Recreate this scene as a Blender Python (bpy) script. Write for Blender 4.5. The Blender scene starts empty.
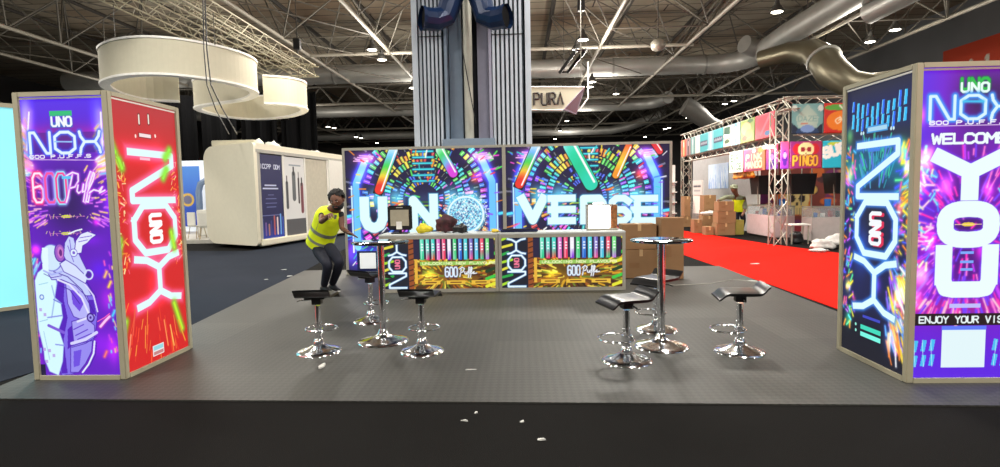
import bpy, bmesh, math, random
import numpy as np
from mathutils import Vector, Matrix
random.seed(7)
PI = math.pi
C = bpy.context.scene.collection
# ------------------------------------------------------------------ camera
H = 1.57
FPX, PITCH, ROLL, YAW = 555.6, .072, -.019, .038
_cy, _sy = math.cos(YAW), math.sin(YAW)
CF = np.array([-_sy*math.cos(PITCH), _cy*math.cos(PITCH), -math.sin(PITCH)])
_R0 = np.array([_cy, _sy, 0.]); _U0 = np.cross(_R0, CF)
CR = _R0*math.cos(ROLL)+_U0*math.sin(ROLL); CU = -_R0*math.sin(ROLL)+_U0*math.cos(ROLL)
def at(x, y, ax, v):
    """point where the sight line of photo pixel (x, y) meets the plane axis[ax] = v"""
    d = CF+CR*(x-500)/FPX-CU*(y-233.5)/FPX
    c = np.array([0, 0, H]); t = (v-c[ax])/d[ax]
    return c+d*t
cam = bpy.data.cameras.new('camera'); camo = bpy.data.objects.new('camera', cam); C.objects.link(camo)
cam.sensor_width = 36; cam.lens = FPX/1000*36; cam.clip_end = 300; cam.clip_start = .05
camo.matrix_world = Matrix(((CR[0], CU[0], -CF[0], 0), (CR[1], CU[1], -CF[1], 0), (CR[2], CU[2], -CF[2], H), (0, 0, 0, 1)))
bpy.context.scene.camera = camo
# ------------------------------------------------------------------ materials
def lin(c):
    return tuple(((v/255+.055)/1.055)**2.4 if v > 10 else v/255/12.92 for v in c)
MC = {}
def M(name, col, rough=.5, metal=0., em=0., var=.06, scale=8., bump=0., bscale=60., spec=.5, alpha=1., coat=0.):
    if name in MC: return MC[name]
    m = bpy.data.materials.new(name); m.use_nodes = True; nt = m.node_tree; b = nt.nodes['Principled BSDF']
    c = lin(col)
    tc = nt.nodes.new('ShaderNodeTexCoord'); no = nt.nodes.new('ShaderNodeTexNoise'); no.inputs['Scale'].default_value = scale
    no.inputs['Detail'].default_value = 4
    nt.links.new(tc.outputs['Object'], no.inputs['Vector'])
    cr = nt.nodes.new('ShaderNodeValToRGB')
    cr.color_ramp.elements[0].position = .3; cr.color_ramp.elements[1].position = .7
    cr.color_ramp.elements[0].color = tuple(max(0, v*(1-var)) for v in c)+(1,)
    cr.color_ramp.elements[1].color = tuple(min(1, v*(1+var)) for v in c)+(1,)
    nt.links.new(no.outputs['Fac'], cr.inputs['Fac']); nt.links.new(cr.outputs['Color'], b.inputs['Base Color'])
    b.inputs['Roughness'].default_value = rough; b.inputs['Metallic'].default_value = metal
    b.inputs['Specular IOR Level'].default_value = spec; b.inputs['Alpha'].default_value = alpha
    if coat: b.inputs['Coat Weight'].default_value = coat; b.inputs['Coat Roughness'].default_value = .08
    if em:
        nt.links.new(cr.outputs['Color'], b.inputs['Emission Color']); b.inputs['Emission Strength'].default_value = em
    if bump:
        n2 = nt.nodes.new('ShaderNodeTexNoise'); n2.inputs['Scale'].default_value = bscale
        nt.links.new(tc.outputs['Object'], n2.inputs['Vector'])
        bp = nt.nodes.new('ShaderNodeBump'); bp.inputs['Strength'].default_value = bump; bp.inputs['Distance'].default_value = .01
        nt.links.new(n2.outputs['Fac'], bp.inputs['Height']); nt.links.new(bp.outputs['Normal'], b.inputs['Normal'])
    MC[name] = m
    return m
def glass_mat(name, col, alpha=.18, rough=.05):
    m = M(name, col, rough, alpha=alpha, var=.02); return m
def floor_mat(name, col, kind):
    m = bpy.data.materials.new(name); m.use_nodes = True; nt = m.node_tree; b = nt.nodes['Principled BSDF']
    N = nt.nodes.new; L = nt.links.new
    tc = N('ShaderNodeTexCoord'); c = lin(col)
    n1 = N('ShaderNodeTexNoise'); n1.inputs['Scale'].default_value = .55 if kind != 'red' else .4; n1.inputs['Detail'].default_value = 6
    L(tc.outputs['Object'], n1.inputs['Vector'])
    cr = N('ShaderNodeValToRGB'); cr.color_ramp.elements[0].position = .35; cr.color_ramp.elements[1].position = .7
    v = {'mat': .12, 'carpet': .1, 'red': .06, 'aisle': .1}[kind]
    cr.color_ramp.elements[0].color = tuple(x*(1-v) for x in c)+(1,); cr.color_ramp.elements[1].color = tuple(min(1, x*(1+v)) for x in c)+(1,)
    L(n1.outputs['Fac'], cr.inputs['Fac']); out = cr.outputs['Color']
    bp = N('ShaderNodeBump')
    if kind == 'mat':
        # tread plate studs and interlocking tile seams
        br = N('ShaderNodeTexBrick'); br.offset = 0; br.inputs['Scale'].default_value = 1
        br.inputs['Brick Width'].default_value = 1.; br.inputs['Row Height'].default_value = 1.
        br.inputs['Mortar Size'].default_value = .006
        br.inputs['Color1'].default_value = (1, 1, 1, 1); br.inputs['Color2'].default_value = (.72, .72, .72, 1); br.inputs['Mortar'].default_value = (.7, .7, .7, 1)
        L(tc.outputs['Object'], br.inputs['Vector'])
        mx = N('ShaderNodeMixRGB'); mx.blend_type = 'MULTIPLY'; mx.inputs[0].default_value = 1
        L(out, mx.inputs[1]); L(br.outputs['Color'], mx.inputs[2])
        fl = N('ShaderNodeVectorMath'); fl.operation = 'FLOOR'; L(tc.outputs['Object'], fl.inputs[0])
        wn = N('ShaderNodeTexWhiteNoise'); wn.noise_dimensions = '2D'; L(fl.outputs['Vector'], wn.inputs['Vector'])
        wr_ = N('ShaderNodeMapRange'); wr_.inputs['To Min'].default_value = .8; wr_.inputs['To Max'].default_value = 1.08; L(wn.outputs['Value'], wr_.inputs['Value'])
        mw = N('ShaderNodeVectorMath'); mw.operation = 'SCALE'; L(mx.outputs['Color'], mw.inputs[0]); L(wr_.outputs['Result'], mw.inputs['Scale'])
        ck = N('ShaderNodeTexChecker'); ck.inputs['Scale'].default_value = 22
        ck.inputs['Color1'].default_value = (1.1, 1.1, 1.1, 1); ck.inputs['Color2'].default_value = (.72, .72, .72, 1)
        rot = N('ShaderNodeMapping'); rot.inputs['Rotation'].default_value[2] = PI/4
        L(tc.outputs['Object'], rot.inputs['Vector']); L(rot.outputs['Vector'], ck.inputs['Vector'])
        m2 = N('ShaderNodeMixRGB'); m2.blend_type = 'MULTIPLY'; m2.inputs[0].default_value = .8
        L(mw.outputs['Vector'], m2.inputs[1]); L(ck.outputs['Color'], m2.inputs[2]); out = m2.outputs['Color']
        L(ck.outputs['Fac'], bp.inputs['Height']); bp.inputs['Strength'].default_value = .25; bp.inputs['Distance'].default_value = .004
        b.inputs['Roughness'].default_value = .55
    else:
        n2 = N('ShaderNodeTexNoise'); n2.inputs['Scale'].default_value = 160 if kind != 'red' else 90
        L(tc.outputs['Object'], n2.inputs['Vector']); L(n2.outputs['Fac'], bp.inputs['Height'])
        bp.inputs['Strength'].default_value = .4; bp.inputs['Distance'].default_value = .006
        b.inputs['Roughness'].default_value = .9; b.inputs['Specular IOR Level'].default_value = .06
    L(bp.outputs['Normal'], b.inputs['Normal']); L(out, b.inputs['Base Color'])
    return m
def art_mat(name, em):
    m = bpy.data.materials.new(name); m.use_nodes = True; nt = m.node_tree; b = nt.nodes['Principled BSDF']
    a = nt.nodes.new('ShaderNodeVertexColor'); a.layer_name = 'print'
    b.inputs['Roughness'].default_value = .55
    if em:
        b.inputs['Base Color'].default_value = (.02, .02, .02, 1); b.inputs['Specular IOR Level'].default_value = .2
        nt.links.new(a.outputs['Color'], b.inputs['Emission Color']); b.inputs['Emission Strength'].default_value = em
    else: nt.links.new(a.outputs['Color'], b.inputs['Base Color'])
    return m
PRINT_LIT = art_mat('backlit_print', 1.0)
PRINT = art_mat('matt_print', 0)
PRINT_SPOT = art_mat('front_lit_print', .0)
ALU = M('brushed_aluminium', (176, 172, 158), .45, .35, var=.05)
ALU_W = M('pale_aluminium', (176, 169, 144), .5, .1, var=.04)
CHROME = M('chrome', (236, 238, 240), .12, 1., var=.02)
BLACK = M('black_plastic', (22, 22, 24), .4, var=.1)
SEATM = M('black_leatherette', (9, 9, 10), .3, var=.1, spec=.5)
STEEL = M('painted_steel', (104, 100, 92), .6, .1, var=.1, scale=2)
STEEL_P = M('pale_painted_steel', (150, 145, 134), .55, .1, var=.08, scale=2)
STEEL_D = M('dark_painted_steel', (62, 58, 54), .7, .1, var=.15, scale=2)
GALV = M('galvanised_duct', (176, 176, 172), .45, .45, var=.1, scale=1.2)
CREAM = M('cream_fabric', (206, 200, 178), .85, var=.02)
WHITE = M('white_paint', (232, 230, 222), .55, var=.02)
CARD = M('brown_cardboard', (146, 112, 76), .85, var=.08, scale=3)
# ------------------------------------------------------------------ mesh helpers
def tag(o, label=None, cat=None, group=None, kind=None):
    if label: o['label'] = label
    if cat: o['category'] = cat
    if group: o['group'] = group
    if kind: o['kind'] = kind
    return o
def thing(name, loc, label, cat, group=None):
    o = bpy.data.objects.new(name, None); o.empty_display_size = .1; C.objects.link(o); o.location = loc
    return tag(o, label, cat, group)
def world_off(p):
    v = Vector((0, 0, 0))
    while p is not None: v += p.location; p = p.parent
    return v
def link(name, me, mat, parent, smooth=False):
    if smooth:
        me.polygons.foreach_set('use_smooth', [True]*len(me.polygons))
    me.materials.append(mat)
    o = bpy.data.objects.new(name, me); C.objects.link(o)
    if parent is None:
        n = len(me.vertices); co = np.empty(n*3); me.vertices.foreach_get('co', co); co = co.reshape(-1, 3)
        lo, hi = co.min(0), co.max(0); b = Vector(((lo[0]+hi[0])/2, (lo[1]+hi[1])/2, lo[2]))
        me.transform(Matrix.Translation(-b)); o.location = b
    else:
        o.parent = parent; me.transform(Matrix.Translation(-world_off(parent)))
    return o
class MB:
    def __init__(s): s.v = []; s.f = []
    def add(s, vs, fs):
        n = len(s.v); s.v += [tuple(map(float, v)) for v in vs]; s.f += [tuple(i+n for i in f) for f in fs]; return s
    def box(s, c, d, rz=0, m=None):
        x, y, z = [k/2 for k in d]
        vs = [Vector((a*x, b*y, e*z)) for e in (-1, 1) for b in (-1, 1) for a in (-1, 1)]
        R = m if m is not None else Matrix.Rotation(rz, 3, 'Z')
        vs = [R @ v+Vector(c) for v in vs]
        return s.add(vs, [(0, 2, 3, 1), (4, 5, 7, 6), (0, 1, 5, 4), (2, 6, 7, 3), (0, 4, 6, 2), (1, 3, 7, 5)])
    def bb(s, x0, x1, y0, y1, z0, z1): return s.box(((x0+x1)/2, (y0+y1)/2, (z0+z1)/2), (x1-x0, y1-y0, z1-z0))
    def path(s, pts, r, n=8, caps=True, closed=False):
        pts = [Vector(p) for p in pts]; k = len(pts); rings = []
        rr = r if isinstance(r, list) else [r]*k
        up = None
        for i, p in enumerate(pts):
            a = pts[i-1] if (i > 0 or closed) else p; b = pts[(i+1) % k] if (i < k-1 or closed) else p
            t = (b-a).normalized()
            if up is None: up = Vector((0, 0, 1)) if abs(t.z) < .9 else Vector((1, 0, 0))
            sd = t.cross(up).normalized(); up = sd.cross(t).normalized()
            rx, ry = rr[i] if isinstance(rr[i], (tuple, list)) else (rr[i], rr[i])
            rings.append([p+sd*math.cos(2*PI*j/n)*rx+up*math.sin(2*PI*j/n)*ry for j in range(n)])
        vs = [v for g in rings for v in g]; fs = []
        for i in range(k if closed else k-1):
            i2 = (i+1) % k
            for j in range(n): j2 = (j+1) % n; fs.append((i*n+j, i*n+j2, i2*n+j2, i2*n+j))
        if caps and not closed: fs.append(tuple(range(n))[::-1]); fs.append(tuple((k-1)*n+j for j in range(n)))
        return s.add(vs, fs)
    def bar(s, a, b, r, n=4): return s.path([a, b], r, n)
    def lathe(s, prof, c=(0, 0, 0), n=32, m=None):
        vs = []; fs = []; k = len(prof)
        for r, z in prof:
            for j in range(n):
                v = Vector((r*math.cos(2*PI*j/n), r*math.sin(2*PI*j/n), z))
                if m is not None: v = m @ v
                vs.append(v+Vector(c))
        for i in range(k-1):
            for j in range(n): j2 = (j+1) % n; fs.append((i*n+j, i*n+j2, (i+1)*n+j2, (i+1)*n+j))
        if prof[0][0] > 1e-4: fs.append(tuple(range(n))[::-1])
        if prof[-1][0] > 1e-4: fs.append(tuple((k-1)*n+j for j in range(n)))
        return s.add(vs, fs)
    def prism(s, poly, d, m=None):
        """extrude a 2D outline (x, z) along +y by d, then transform by 4x4 m"""
        k = len(poly)
        vs = [Vector((x, 0, z)) for x, z in poly]+[Vector((x, d, z)) for x, z in poly]
        if m is not None: vs = [m @ v for v in vs]
        return s.add(vs, [tuple(range(k))[::-1], tuple(range(k, 2*k))][::-1]+[(i, (i+1) % k, (i+1) % k+k, i+k) for i in range(k)])
    def build(s, name, mat, parent=None, smooth=False, bevel=0):
        me = bpy.data.meshes.new(name); me.from_pydata(s.v, [], s.f)
        bm = bmesh.new(); bm.from_mesh(me); bmesh.ops.recalc_face_normals(bm, faces=bm.faces)
        if bevel:
            es = [e for e in bm.edges if len(e.link_faces) == 2 and e.calc_face_angle(0) > .6]
            bmesh.ops.bevel(bm, geom=es, offset=bevel, segments=2, affect='EDGES', clamp_overlap=True)
        bm.to_mesh(me); bm.free()
        o = link(name, me, mat, parent, smooth and not bevel)
        if smooth:
            for p in me.polygons: p.use_smooth = True
            try: me.set_sharp_from_angle(angle=math.radians(40))
            except Exception: pass
        return o
def copy_tree(o, parent=None):
    c = o.copy(); C.objects.link(c)
    if parent is not None: c.parent = parent
    for ch in o.children: copy_tree(ch, c)
    return c
def relabel(o, label): o['label'] = label; return o
def S(o): o['kind'] = 'structure'; return o
# ------------------------------------------------------------------ printed artwork
FONT = {
 'A': [[(0, 0), (2, 6), (4, 0)], [(.8, 2), (3.2, 2)]], 'C': [[(4, 5), (3, 6), (1, 6), (0, 5), (0, 1), (1, 0), (3, 0), (4, 1)]],
 'E': [[(4, 6), (0, 6), (0, 0), (4, 0)], [(0, 3), (3.4, 3)]], 'L': [[(0, 6), (0, 0), (4, 0)]],
 'M': [[(0, 0), (0, 6), (2, 2.5), (4, 6), (4, 0)]], 'J': [[(4, 6), (4, 1), (3, 0), (1, 0), (0, 1)]],
 'Y': [[(0, 6), (2, 3), (4, 6)], [(2, 3), (2, 0)]], 'R': [[(0, 0), (0, 6), (3, 6), (4, 5), (4, 4), (3, 3), (0, 3)], [(2, 3), (4, 0)]],
 'V': [[(0, 6), (2, 0), (4, 6)]], 'I': [[(2, 0), (2, 6)]], 'S': [[(4, 5), (3, 6), (1, 6), (0, 5), (0, 4), (1, 3), (3, 3), (4, 2), (4, 1), (3, 0), (1, 0), (0, 1)]],
 'P': [[(0, 0), (0, 6), (3, 6), (4, 5), (4, 4), (3, 3), (0, 3)]], 'F': [[(4, 6), (0, 6), (0, 0)], [(0, 3), (3.2, 3)]],
 'T': [[(0, 6), (4, 6)], [(2, 6), (2, 0)]], 'G': [[(4, 5), (3, 6), (1, 6), (0, 5), (0, 1), (1, 0), (3, 0), (4, 1), (4, 3), (2.4, 3)]],
 'D': [[(0, 0), (0, 6), (2.6, 6), (4, 4.6), (4, 1.4), (2.6, 0), (0, 0)]], 'H': [[(0, 0), (0, 6)], [(4, 0), (4, 6)], [(0, 3), (4, 3)]],
 'N': [[(0, 0), (0, 6), (4, 0), (4, 6)]], 'O': [[(1, 0), (3, 0), (4, 1), (4, 5), (3, 6), (1, 6), (0, 5), (0, 1), (1, 0)]],
 'U': [[(0, 6), (0, 1), (1, 0), (3, 0), (4, 1), (4, 6)]], 'X': [[(0, 0), (4, 6)], [(0, 6), (4, 0)]], 'W': [[(0, 6), (.9, 0), (2, 4.5), (3.1, 0), (4, 6)]],
 'K': [[(0, 0), (0, 6)], [(4, 6), (0, 3), (4, 0)]], 'B': [[(0, 0), (0, 6), (3, 6), (4, 5), (3.2, 3.1), (0, 3.1)], [(3.2, 3.1), (4, 1.6), (3, 0), (0, 0)]],
 'Z': [[(0, 6), (4, 6), (0, 0), (4, 0)]],
 '6': [[(4, 5.4), (3, 6), (1, 6), (0, 5), (0, 1), (1, 0), (3, 0), (4, 1), (4, 2.6), (3, 3.4), (0, 3)]], '0': [[(1, 0), (3, 0), (4, 1), (4, 5), (3, 6), (1, 6), (0, 5), (0, 1), (1, 0)]],
 '.': [[(1.6, 0), (2.2, 0)]], '-': [[(.8, 3), (3.2, 3)]], ' ': []}
FONT['OO'] = [[(1.2, 0), (2.8, 0), (4, 1.3), (4, 4.7), (2.8, 6), (1.2, 6), (0, 4.7), (0, 1.3), (1.2, 0)]]
FONT['NN'] = [[(0, 0), (0, 6), (.9, 6), (3.2, 0), (4, 0), (4, 6)]]
FONT['XX'] = [[(0, 6), (.2, 4.7), (.95, 3.1), (3.05, 3.1), (3.8, 4.7), (4, 6)], [(0, 0), (.2, 1.4), (.95, 3.1)], [(3.05, 3.1), (3.8, 1.4), (4, 0)]]
class Art:
    def __init__(s, w, h, res, base):
        s.w, s.h = w, h; s.nx, s.ny = int(w*res)+1, int(h*res)+1
        s.res = (s.nx-1)/w
        u = np.linspace(0, w, s.nx); v = np.linspace(0, h, s.ny); s.U, s.V = np.meshgrid(u, v)
        s.c = np.zeros((s.ny, s.nx, 3)); s.c[:] = np.array(base)/255.
        s.rng = np.random.default_rng(int(w*1000+h*77))
    def win(s, x0, x1, y0, y1):
        rx = (s.nx-1)/s.w; ry = (s.ny-1)/s.h
        i0 = max(0, int(x0*rx)-1); i1 = min(s.nx, int(x1*rx)+3); j0 = max(0, int(y0*ry)-1); j1 = min(s.ny, int(y1*ry)+3)
        return (slice(j0, max(j0, j1)), slice(i0, max(i0, i1)))
    def mix(s, w, a, col, add=False):
        if a.size == 0: return
        col = np.array(col)/255.
        if add: s.c[w] += a[..., None]*col
        else: s.c[w] = s.c[w]*(1-a[..., None])+a[..., None]*col
    def grad(s, fn): s.c = fn(s.U/s.w, s.V/s.h)/255.
    def line(s, pts, th, col, glow=0, gcol=None, gs=.6, soft=None, closed=False, sq=False):
        P = list(pts)+([pts[0]] if closed else []); soft = soft or .7/s.res
        m = th/2+soft*2+glow*2.6
        xs = [p[0] for p in P]; ys = [p[1] for p in P]; w = s.win(min(xs)-m, max(xs)+m, min(ys)-m, max(ys)+m)
        U, V = s.U[w], s.V[w]
        if U.size == 0: return
        d = np.full(U.shape, 1e9)
        for ix, ((x0, y0), (x1, y1)) in enumerate(zip(P[:-1], P[1:])):
            dx, dy = x1-x0, y1-y0; L = dx*dx+dy*dy+1e-12
            if sq:
                l = math.sqrt(L); e = ((U-x0)*dx+(V-y0)*dy)/l; pp = np.abs((U-x0)*dy-(V-y0)*dx)/l
                e0 = np.maximum(-e, 0); e1 = np.maximum(e-l, 0)
                a0 = np.maximum(pp, e0) if ix == 0 else np.hypot(pp, e0); a1 = np.maximum(pp, e1) if ix == len(P)-2 else np.hypot(pp, e1)
                d = np.minimum(d, np.where(e < 0, a0, np.where(e > l, a1, pp))); continue
            t = np.clip(((U-x0)*dx+(V-y0)*dy)/L, 0, 1); d = np.minimum(d, np.hypot(U-x0-t*dx, V-y0-t*dy))
        if glow: s.mix(w, gs*np.exp(-(np.maximum(0, d-th/2)/glow)**2), gcol or col)
        s.mix(w, np.clip((th/2-d)/soft+.5, 0, 1), col)
    def poly(s, P, col, a=1., add=False):
        xs = [p[0] for p in P]; ys = [p[1] for p in P]; w = s.win(min(xs), max(xs), min(ys), max(ys)); U, V = s.U[w], s.V[w]
        if U.size == 0: return
        ins = np.zeros(U.shape, bool); k = len(P)
        for i in range(k):
            (x0, y0), (x1, y1) = P[i], P[(i+1) % k]
            if y0 == y1: continue
            ins ^= ((y0 > V) != (y1 > V)) & (U < (x1-x0)*(V-y0)/(y1-y0)+x0)
        s.mix(w, ins*a, col, add)
    def rect(s, x0, x1, y0, y1, col, a=1.):
        s.poly([(x0, y0), (x1, y0), (x1, y1), (x0, y1)], col, a)
    def ell(s, cx, cy, rx, ry, col, a=1., soft=.05):
        w = s.win(cx-rx*1.2, cx+rx*1.2, cy-ry*1.2, cy+ry*1.2); d = np.hypot((s.U[w]-cx)/rx, (s.V[w]-cy)/ry)
        s.mix(w, a*np.clip((1-d)/soft+.5, 0, 1), col)
    def blob(s, cx, cy, rx, ry, col, a=1., add=True):
        w = s.win(cx-rx*2.6, cx+rx*2.6, cy-ry*2.6, cy+ry*2.6); d = ((s.U[w]-cx)/rx)**2+((s.V[w]-cy)/ry)**2
        s.mix(w, a*np.exp(-d), col, add)
    def streaks(s, n, box, cen, length, th, cols, glow=0, jit=.1, a=1):
        r = s.rng
        for _ in range(n):
            x = r.uniform(box[0], box[1]); y = r.uniform(box[2], box[3])
            an = math.atan2(y-cen[1], x-cen[0])+r.normal(0, jit); L = length*r.uniform(.4, 1.4)
            col = cols[r.integers(len(cols))]
            s.line([(x, y), (x+math.cos(an)*L, y+math.sin(an)*L)], th*r.uniform(.5, 1.4), col, glow, col, .5)
    def text(s, t, x, y, h, cw, gap, th, col, glow=0, gcol=None, gs=.6, rot=0, skew=0, grad=None):
        """letters from (x, y) baseline start; rot in degrees"""
        ca, sa = math.cos(math.radians(rot)), math.sin(math.radians(rot)); k = 0
        tt = t if isinstance(t, (list, tuple)) else list(t)
        AP = []
        for ch in tt:
            for st in FONT[ch]:
                P = []
                for a, b in st:
                    lx = k+a/4*cw+skew*b/6*h; ly = b/6*h
                    P.append((x+lx*ca-ly*sa, y+lx*sa+ly*ca))
                AP.append(P)
            k += cw*(.55 if ch in '.' else 1)+gap
        if glow:
            for P in AP: s.line(P, th, col, glow, gcol, gs)
        for P in AP: s.line(P, th, col)
    def mesh(s, name, mat, fmap, parent=None):
        """fmap: 4x4 matrix from panel (u, v, 0) to the world"""
        n = s.nx*s.ny; me = bpy.data.meshes.new(name)
        co = np.stack([s.U.ravel(), s.V.ravel(), np.zeros(n), np.ones(n)]); m4 = np.array(fmap)
        co = (m4 @ co)[:3].T
        me.vertices.add(n); me.vertices.foreach_set('co', co.ravel())
        i = np.arange(s.nx-1)[None, :]+np.arange(s.ny-1)[:, None]*s.nx; i = i.ravel()
        q = np.stack([i, i+1, i+1+s.nx, i+s.nx], 1).ravel(); nf = len(i)
        me.loops.add(nf*4); me.loops.foreach_set('vertex_index', q)
        me.polygons.add(nf); me.polygons.foreach_set('loop_start', np.arange(nf)*4); me.polygons.foreach_set('loop_total', np.full(nf, 4))
        me.update(calc_edges=True)
        c = np.clip(s.c, 0, 1); c = np.where(c <= .04045, c/12.92, ((c+.055)/1.055)**2.4)
        a = me.color_attributes.new('print', 'FLOAT_COLOR', 'POINT')
        a.data.foreach_set('color', np.concatenate([c.reshape(-1, 3), np.ones((n, 1))], 1).ravel())
        return link(name, me, mat, parent)
def face_y(x0, y, z0):   # panel facing -Y
    return Matrix(((1, 0, 0, x0), (0, 0, -1, y), (0, 1, 0, z0), (0, 0, 0, 1)))
def face_px(x, y0, z0):  # panel facing +X, u runs towards +Y
    return Matrix(((0, 0, 1, x), (1, 0, 0, y0), (0, 1, 0, z0), (0, 0, 0, 1)))
def face_mx(x, y1, z0):  # panel facing -X, u runs towards -Y
    return Matrix(((0, 0, -1, x), (-1, 0, 0, y1), (0, 1, 0, z0), (0, 0, 0, 1)))
# ------------------------------------------------------------------ the setting
b = MB().add([(-45, -14, 0), (45, -14, 0), (45, 85, 0), (-45, 85, 0)], [(0, 1, 2, 3)])
b.v += [(v[0], v[1], -.1) for v in b.v]; b.f += [(7, 6, 5, 4), (0, 4, 5, 1), (1, 5, 6, 2), (2, 6, 7, 3), (3, 7, 4, 0)]
S(b.build('floor', floor_mat('dark_hall_carpet', (20, 19, 18), 'carpet')))
def slab(name, poly, z0, z1, mat):
    k = len(poly); mb = MB().add([(x, y, z0) for x, y in poly]+[(x, y, z1) for x, y in poly],
        [tuple(range(k))[::-1], tuple(range(k, 2*k))]+[(i, (i+1) % k, (i+1) % k+k, i+k) for i in range(k)])
    return mb.build(name, mat)
plat = slab('floor_mat', [(-4.45, 4.19), (3.9, 3.93), (4.02, 11.4), (3.1, 11.42), (2.6, 11.5), (-4.3, 11.6), (-4.62, 11.58), (-4.38, 9.2), (-4.1, 6.6), (-4.5, 4.9)], 0, .012,
     floor_mat('grey_tread_matting', (64, 63, 58), 'mat')); S(plat)
slab('red_carpet', [(4.05, -2), (8.6, -2), (7.6, 13.2), (6.95, 16), (6.2, 22), (5.9, 30), (3.6, 30), (3.9, 14), (4.05, 9)], 0, .008, floor_mat('red_carpet', (200, 24, 8), 'red'))
tag(bpy.data.objects['red_carpet'], 'bright red carpet runner along the aisle to the colourful booth', 'carpet')
slab('aisle_carpet', [(-10.3, 4.5), (-4.62, 4.5), (-4.1, 6.6), (-4.38, 9.2), (-4.62, 11.6), (-6.6, 26), (-7.8, 26), (-8.05, 16.2), (-13, 16.8), (-13, 8)], 0, .006, floor_mat('blue_grey_carpet', (38, 43, 53), 'aisle'))
tag(bpy.data.objects['aisle_carpet'], 'dark blue grey aisle carpet leading to the white rounded booth', 'carpet')
# roof deck with sheet joints
def deck_mat():
    m = bpy.data.materials.new('roof_deck'); m.use_nodes = True; nt = m.node_tree; bs = nt.nodes['Principled BSDF']; N = nt.nodes.new; L = nt.links.new
    tc = N('ShaderNodeTexCoord'); br = N('ShaderNodeTexBrick'); br.offset = .5
    br.inputs['Scale'].default_value = 1; br.inputs['Brick Width'].default_value = 9; br.inputs['Row Height'].default_value = 1.15
    br.inputs['Mortar Size'].default_value = .045
    br.inputs['Color1'].default_value = lin((176, 166, 148))+(1,); br.inputs['Color2'].default_value = lin((160, 150, 132))+(1,); br.inputs['Mortar'].default_value = lin((60, 54, 48))+(1,)
    L(tc.outputs['Object'], br.inputs['Vector'])
    no = N('ShaderNodeTexNoise'); no.inputs['Scale'].default_value = .12; L(tc.outputs['Object'], no.inputs['Vector'])
    cr = N('ShaderNodeValToRGB'); cr.color_ramp.elements[0].color = (.62, .5, .42, 1); cr.color_ramp.elements[1].color = (1, 1, 1, 1)
    cr.color_ramp.elements[0].position = .38; cr.color_ramp.elements[1].position = .55
    L(no.outputs['Fac'], cr.inputs['Fac'])
    mx = N('ShaderNodeMixRGB'); mx.blend_type = 'MULTIPLY'; mx.inputs[0].default_value = 1; L(br.outputs['Color'], mx.inputs[1]); L(cr.outputs['Color'], mx.inputs[2])
    L(mx.outputs['Color'], bs.inputs['Base Color']); bs.inputs['Roughness'].default_value = .8
    return m
S(MB().bb(-45, 45, -14, 85, 12.6, 12.8).build('ceiling', deck_mat()))
WALLD = M('dark_wall_cladding', (58, 56, 56), .8, var=.15, scale=.3)
WALLG = M('grey_wall_cladding', (118, 120, 124), .8, var=.08, scale=.4)
S(MB().bb(-45, 45, 84.6, 85, 0, 12.6).build('wall_back', WALLD))
S(MB().bb(-45, -44.6, -14, 85, 0, 12.6).build('wall_left', WALLD))
S(MB().bb(27, 27.4, -14, 85, 0, 12.6).build('wall_right', WALLG))
# orange mural on the right wall: a flat board with pale figures
a = Art(12, 2.7, 12, (196, 60, 24))
for i in range(9):
    x = 1+i*1.2; a.ell(x, .8, .28, .6, (205, 200, 190)); a.ell(x, 1.55, .16, .18, (215, 205, 190))
mp = a.mesh('wall_mural', PRINT, face_mx(26.95, 37, 7.3))
tag(mp, 'orange red mural board with pale figures high on right wall', 'mural')
# ------------------------------------------------------------------ roof trusses
def lattice_y(mb, xb, zb, xt, zt, y0, y1, step, r):
    y = y0; k = 0
    while y < y1-.01:
        ym = y+step/2; ye = y+step
        mb.bar((xb, y, zb), (xt, ym, zt), r); mb.bar((xt, ym, zt), (xb, ye, zb), r)
        y = ye
def roof_truss(xa, xc, label, y0=-4, y1=80, zb=9., zt=12.2):
    t = thing('roof_truss', ((xa+xc)/2, (y0+y1)/2, zb), label, 'roof truss', 'long roof trusses running down the hall')
    xm = (xa+xc)/2
    for x in (xa, xc): MB().bar((x, y0, zb), (x, y1, zb), .085, 8).build('bottom_chord', STEEL_P, t)
    for x in (xm, xa-2.2, xc+2.2): MB().bar((x, y0, zt), (x, y1, zt), .1, 6).build('top_chord', STEEL_D, t)
    mb = MB()
    off = 31.8-5.6*6
    yy = off
    k_ = 0
    while yy+5.6 < y1:
        if yy >= y0:
            for x, o in ((xa, -2.2), (xc, 2.2)):
                for xt in (xm, x+o):
                    mb.bar((x, yy, zb), (xt, yy+2.8, zt), .042); mb.bar((x, yy+5.6, zb), (xt, yy+2.8, zt), .042)
                mb.bar((x, yy+2.8, zb), (x+o*.5, yy+1.4, (zb+zt)/2), .03); mb.bar((x, yy+2.8, zb), (x+o*.5, yy+4.2, (zb+zt)/2), .03)
            mb.bar((xm, yy+2.8, zt), (xa-2.2, yy+8.4, zt), .035); mb.bar((xm, yy+2.8, zt), (xc+2.2, yy+8.4, zt), .035); mb.bar((xa-2.2, yy+2.8, zt), (xm, yy+8.4, zt), .035); mb.bar((xc+2.2, yy+2.8, zt), (xm, yy+8.4, zt), .035)
            mb.bar((xa-2.2, yy+2.8, zt), (xc+2.2, yy+2.8, zt), .035)
            mb.bar((xa, yy, zb), (xc, yy, zb), .035); mb.bar((xa, yy, zb), (xc, yy+5.6, zb), .03)
        yy += 5.6
    mb.build('lattice', STEEL, t)
roof_truss(-11, -6.7, 'long steel roof truss between the ring banner and the ribbed pillar')
roof_truss(4.2, 8.7, 'long steel roof truss just right of the ribbed pillar')
roof_truss(14.8, 19.2, 'long steel roof truss over the right light tower and bent duct')
roof_truss(-25.8, -21.7, 'long steel roof truss over the left light tower')
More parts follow.
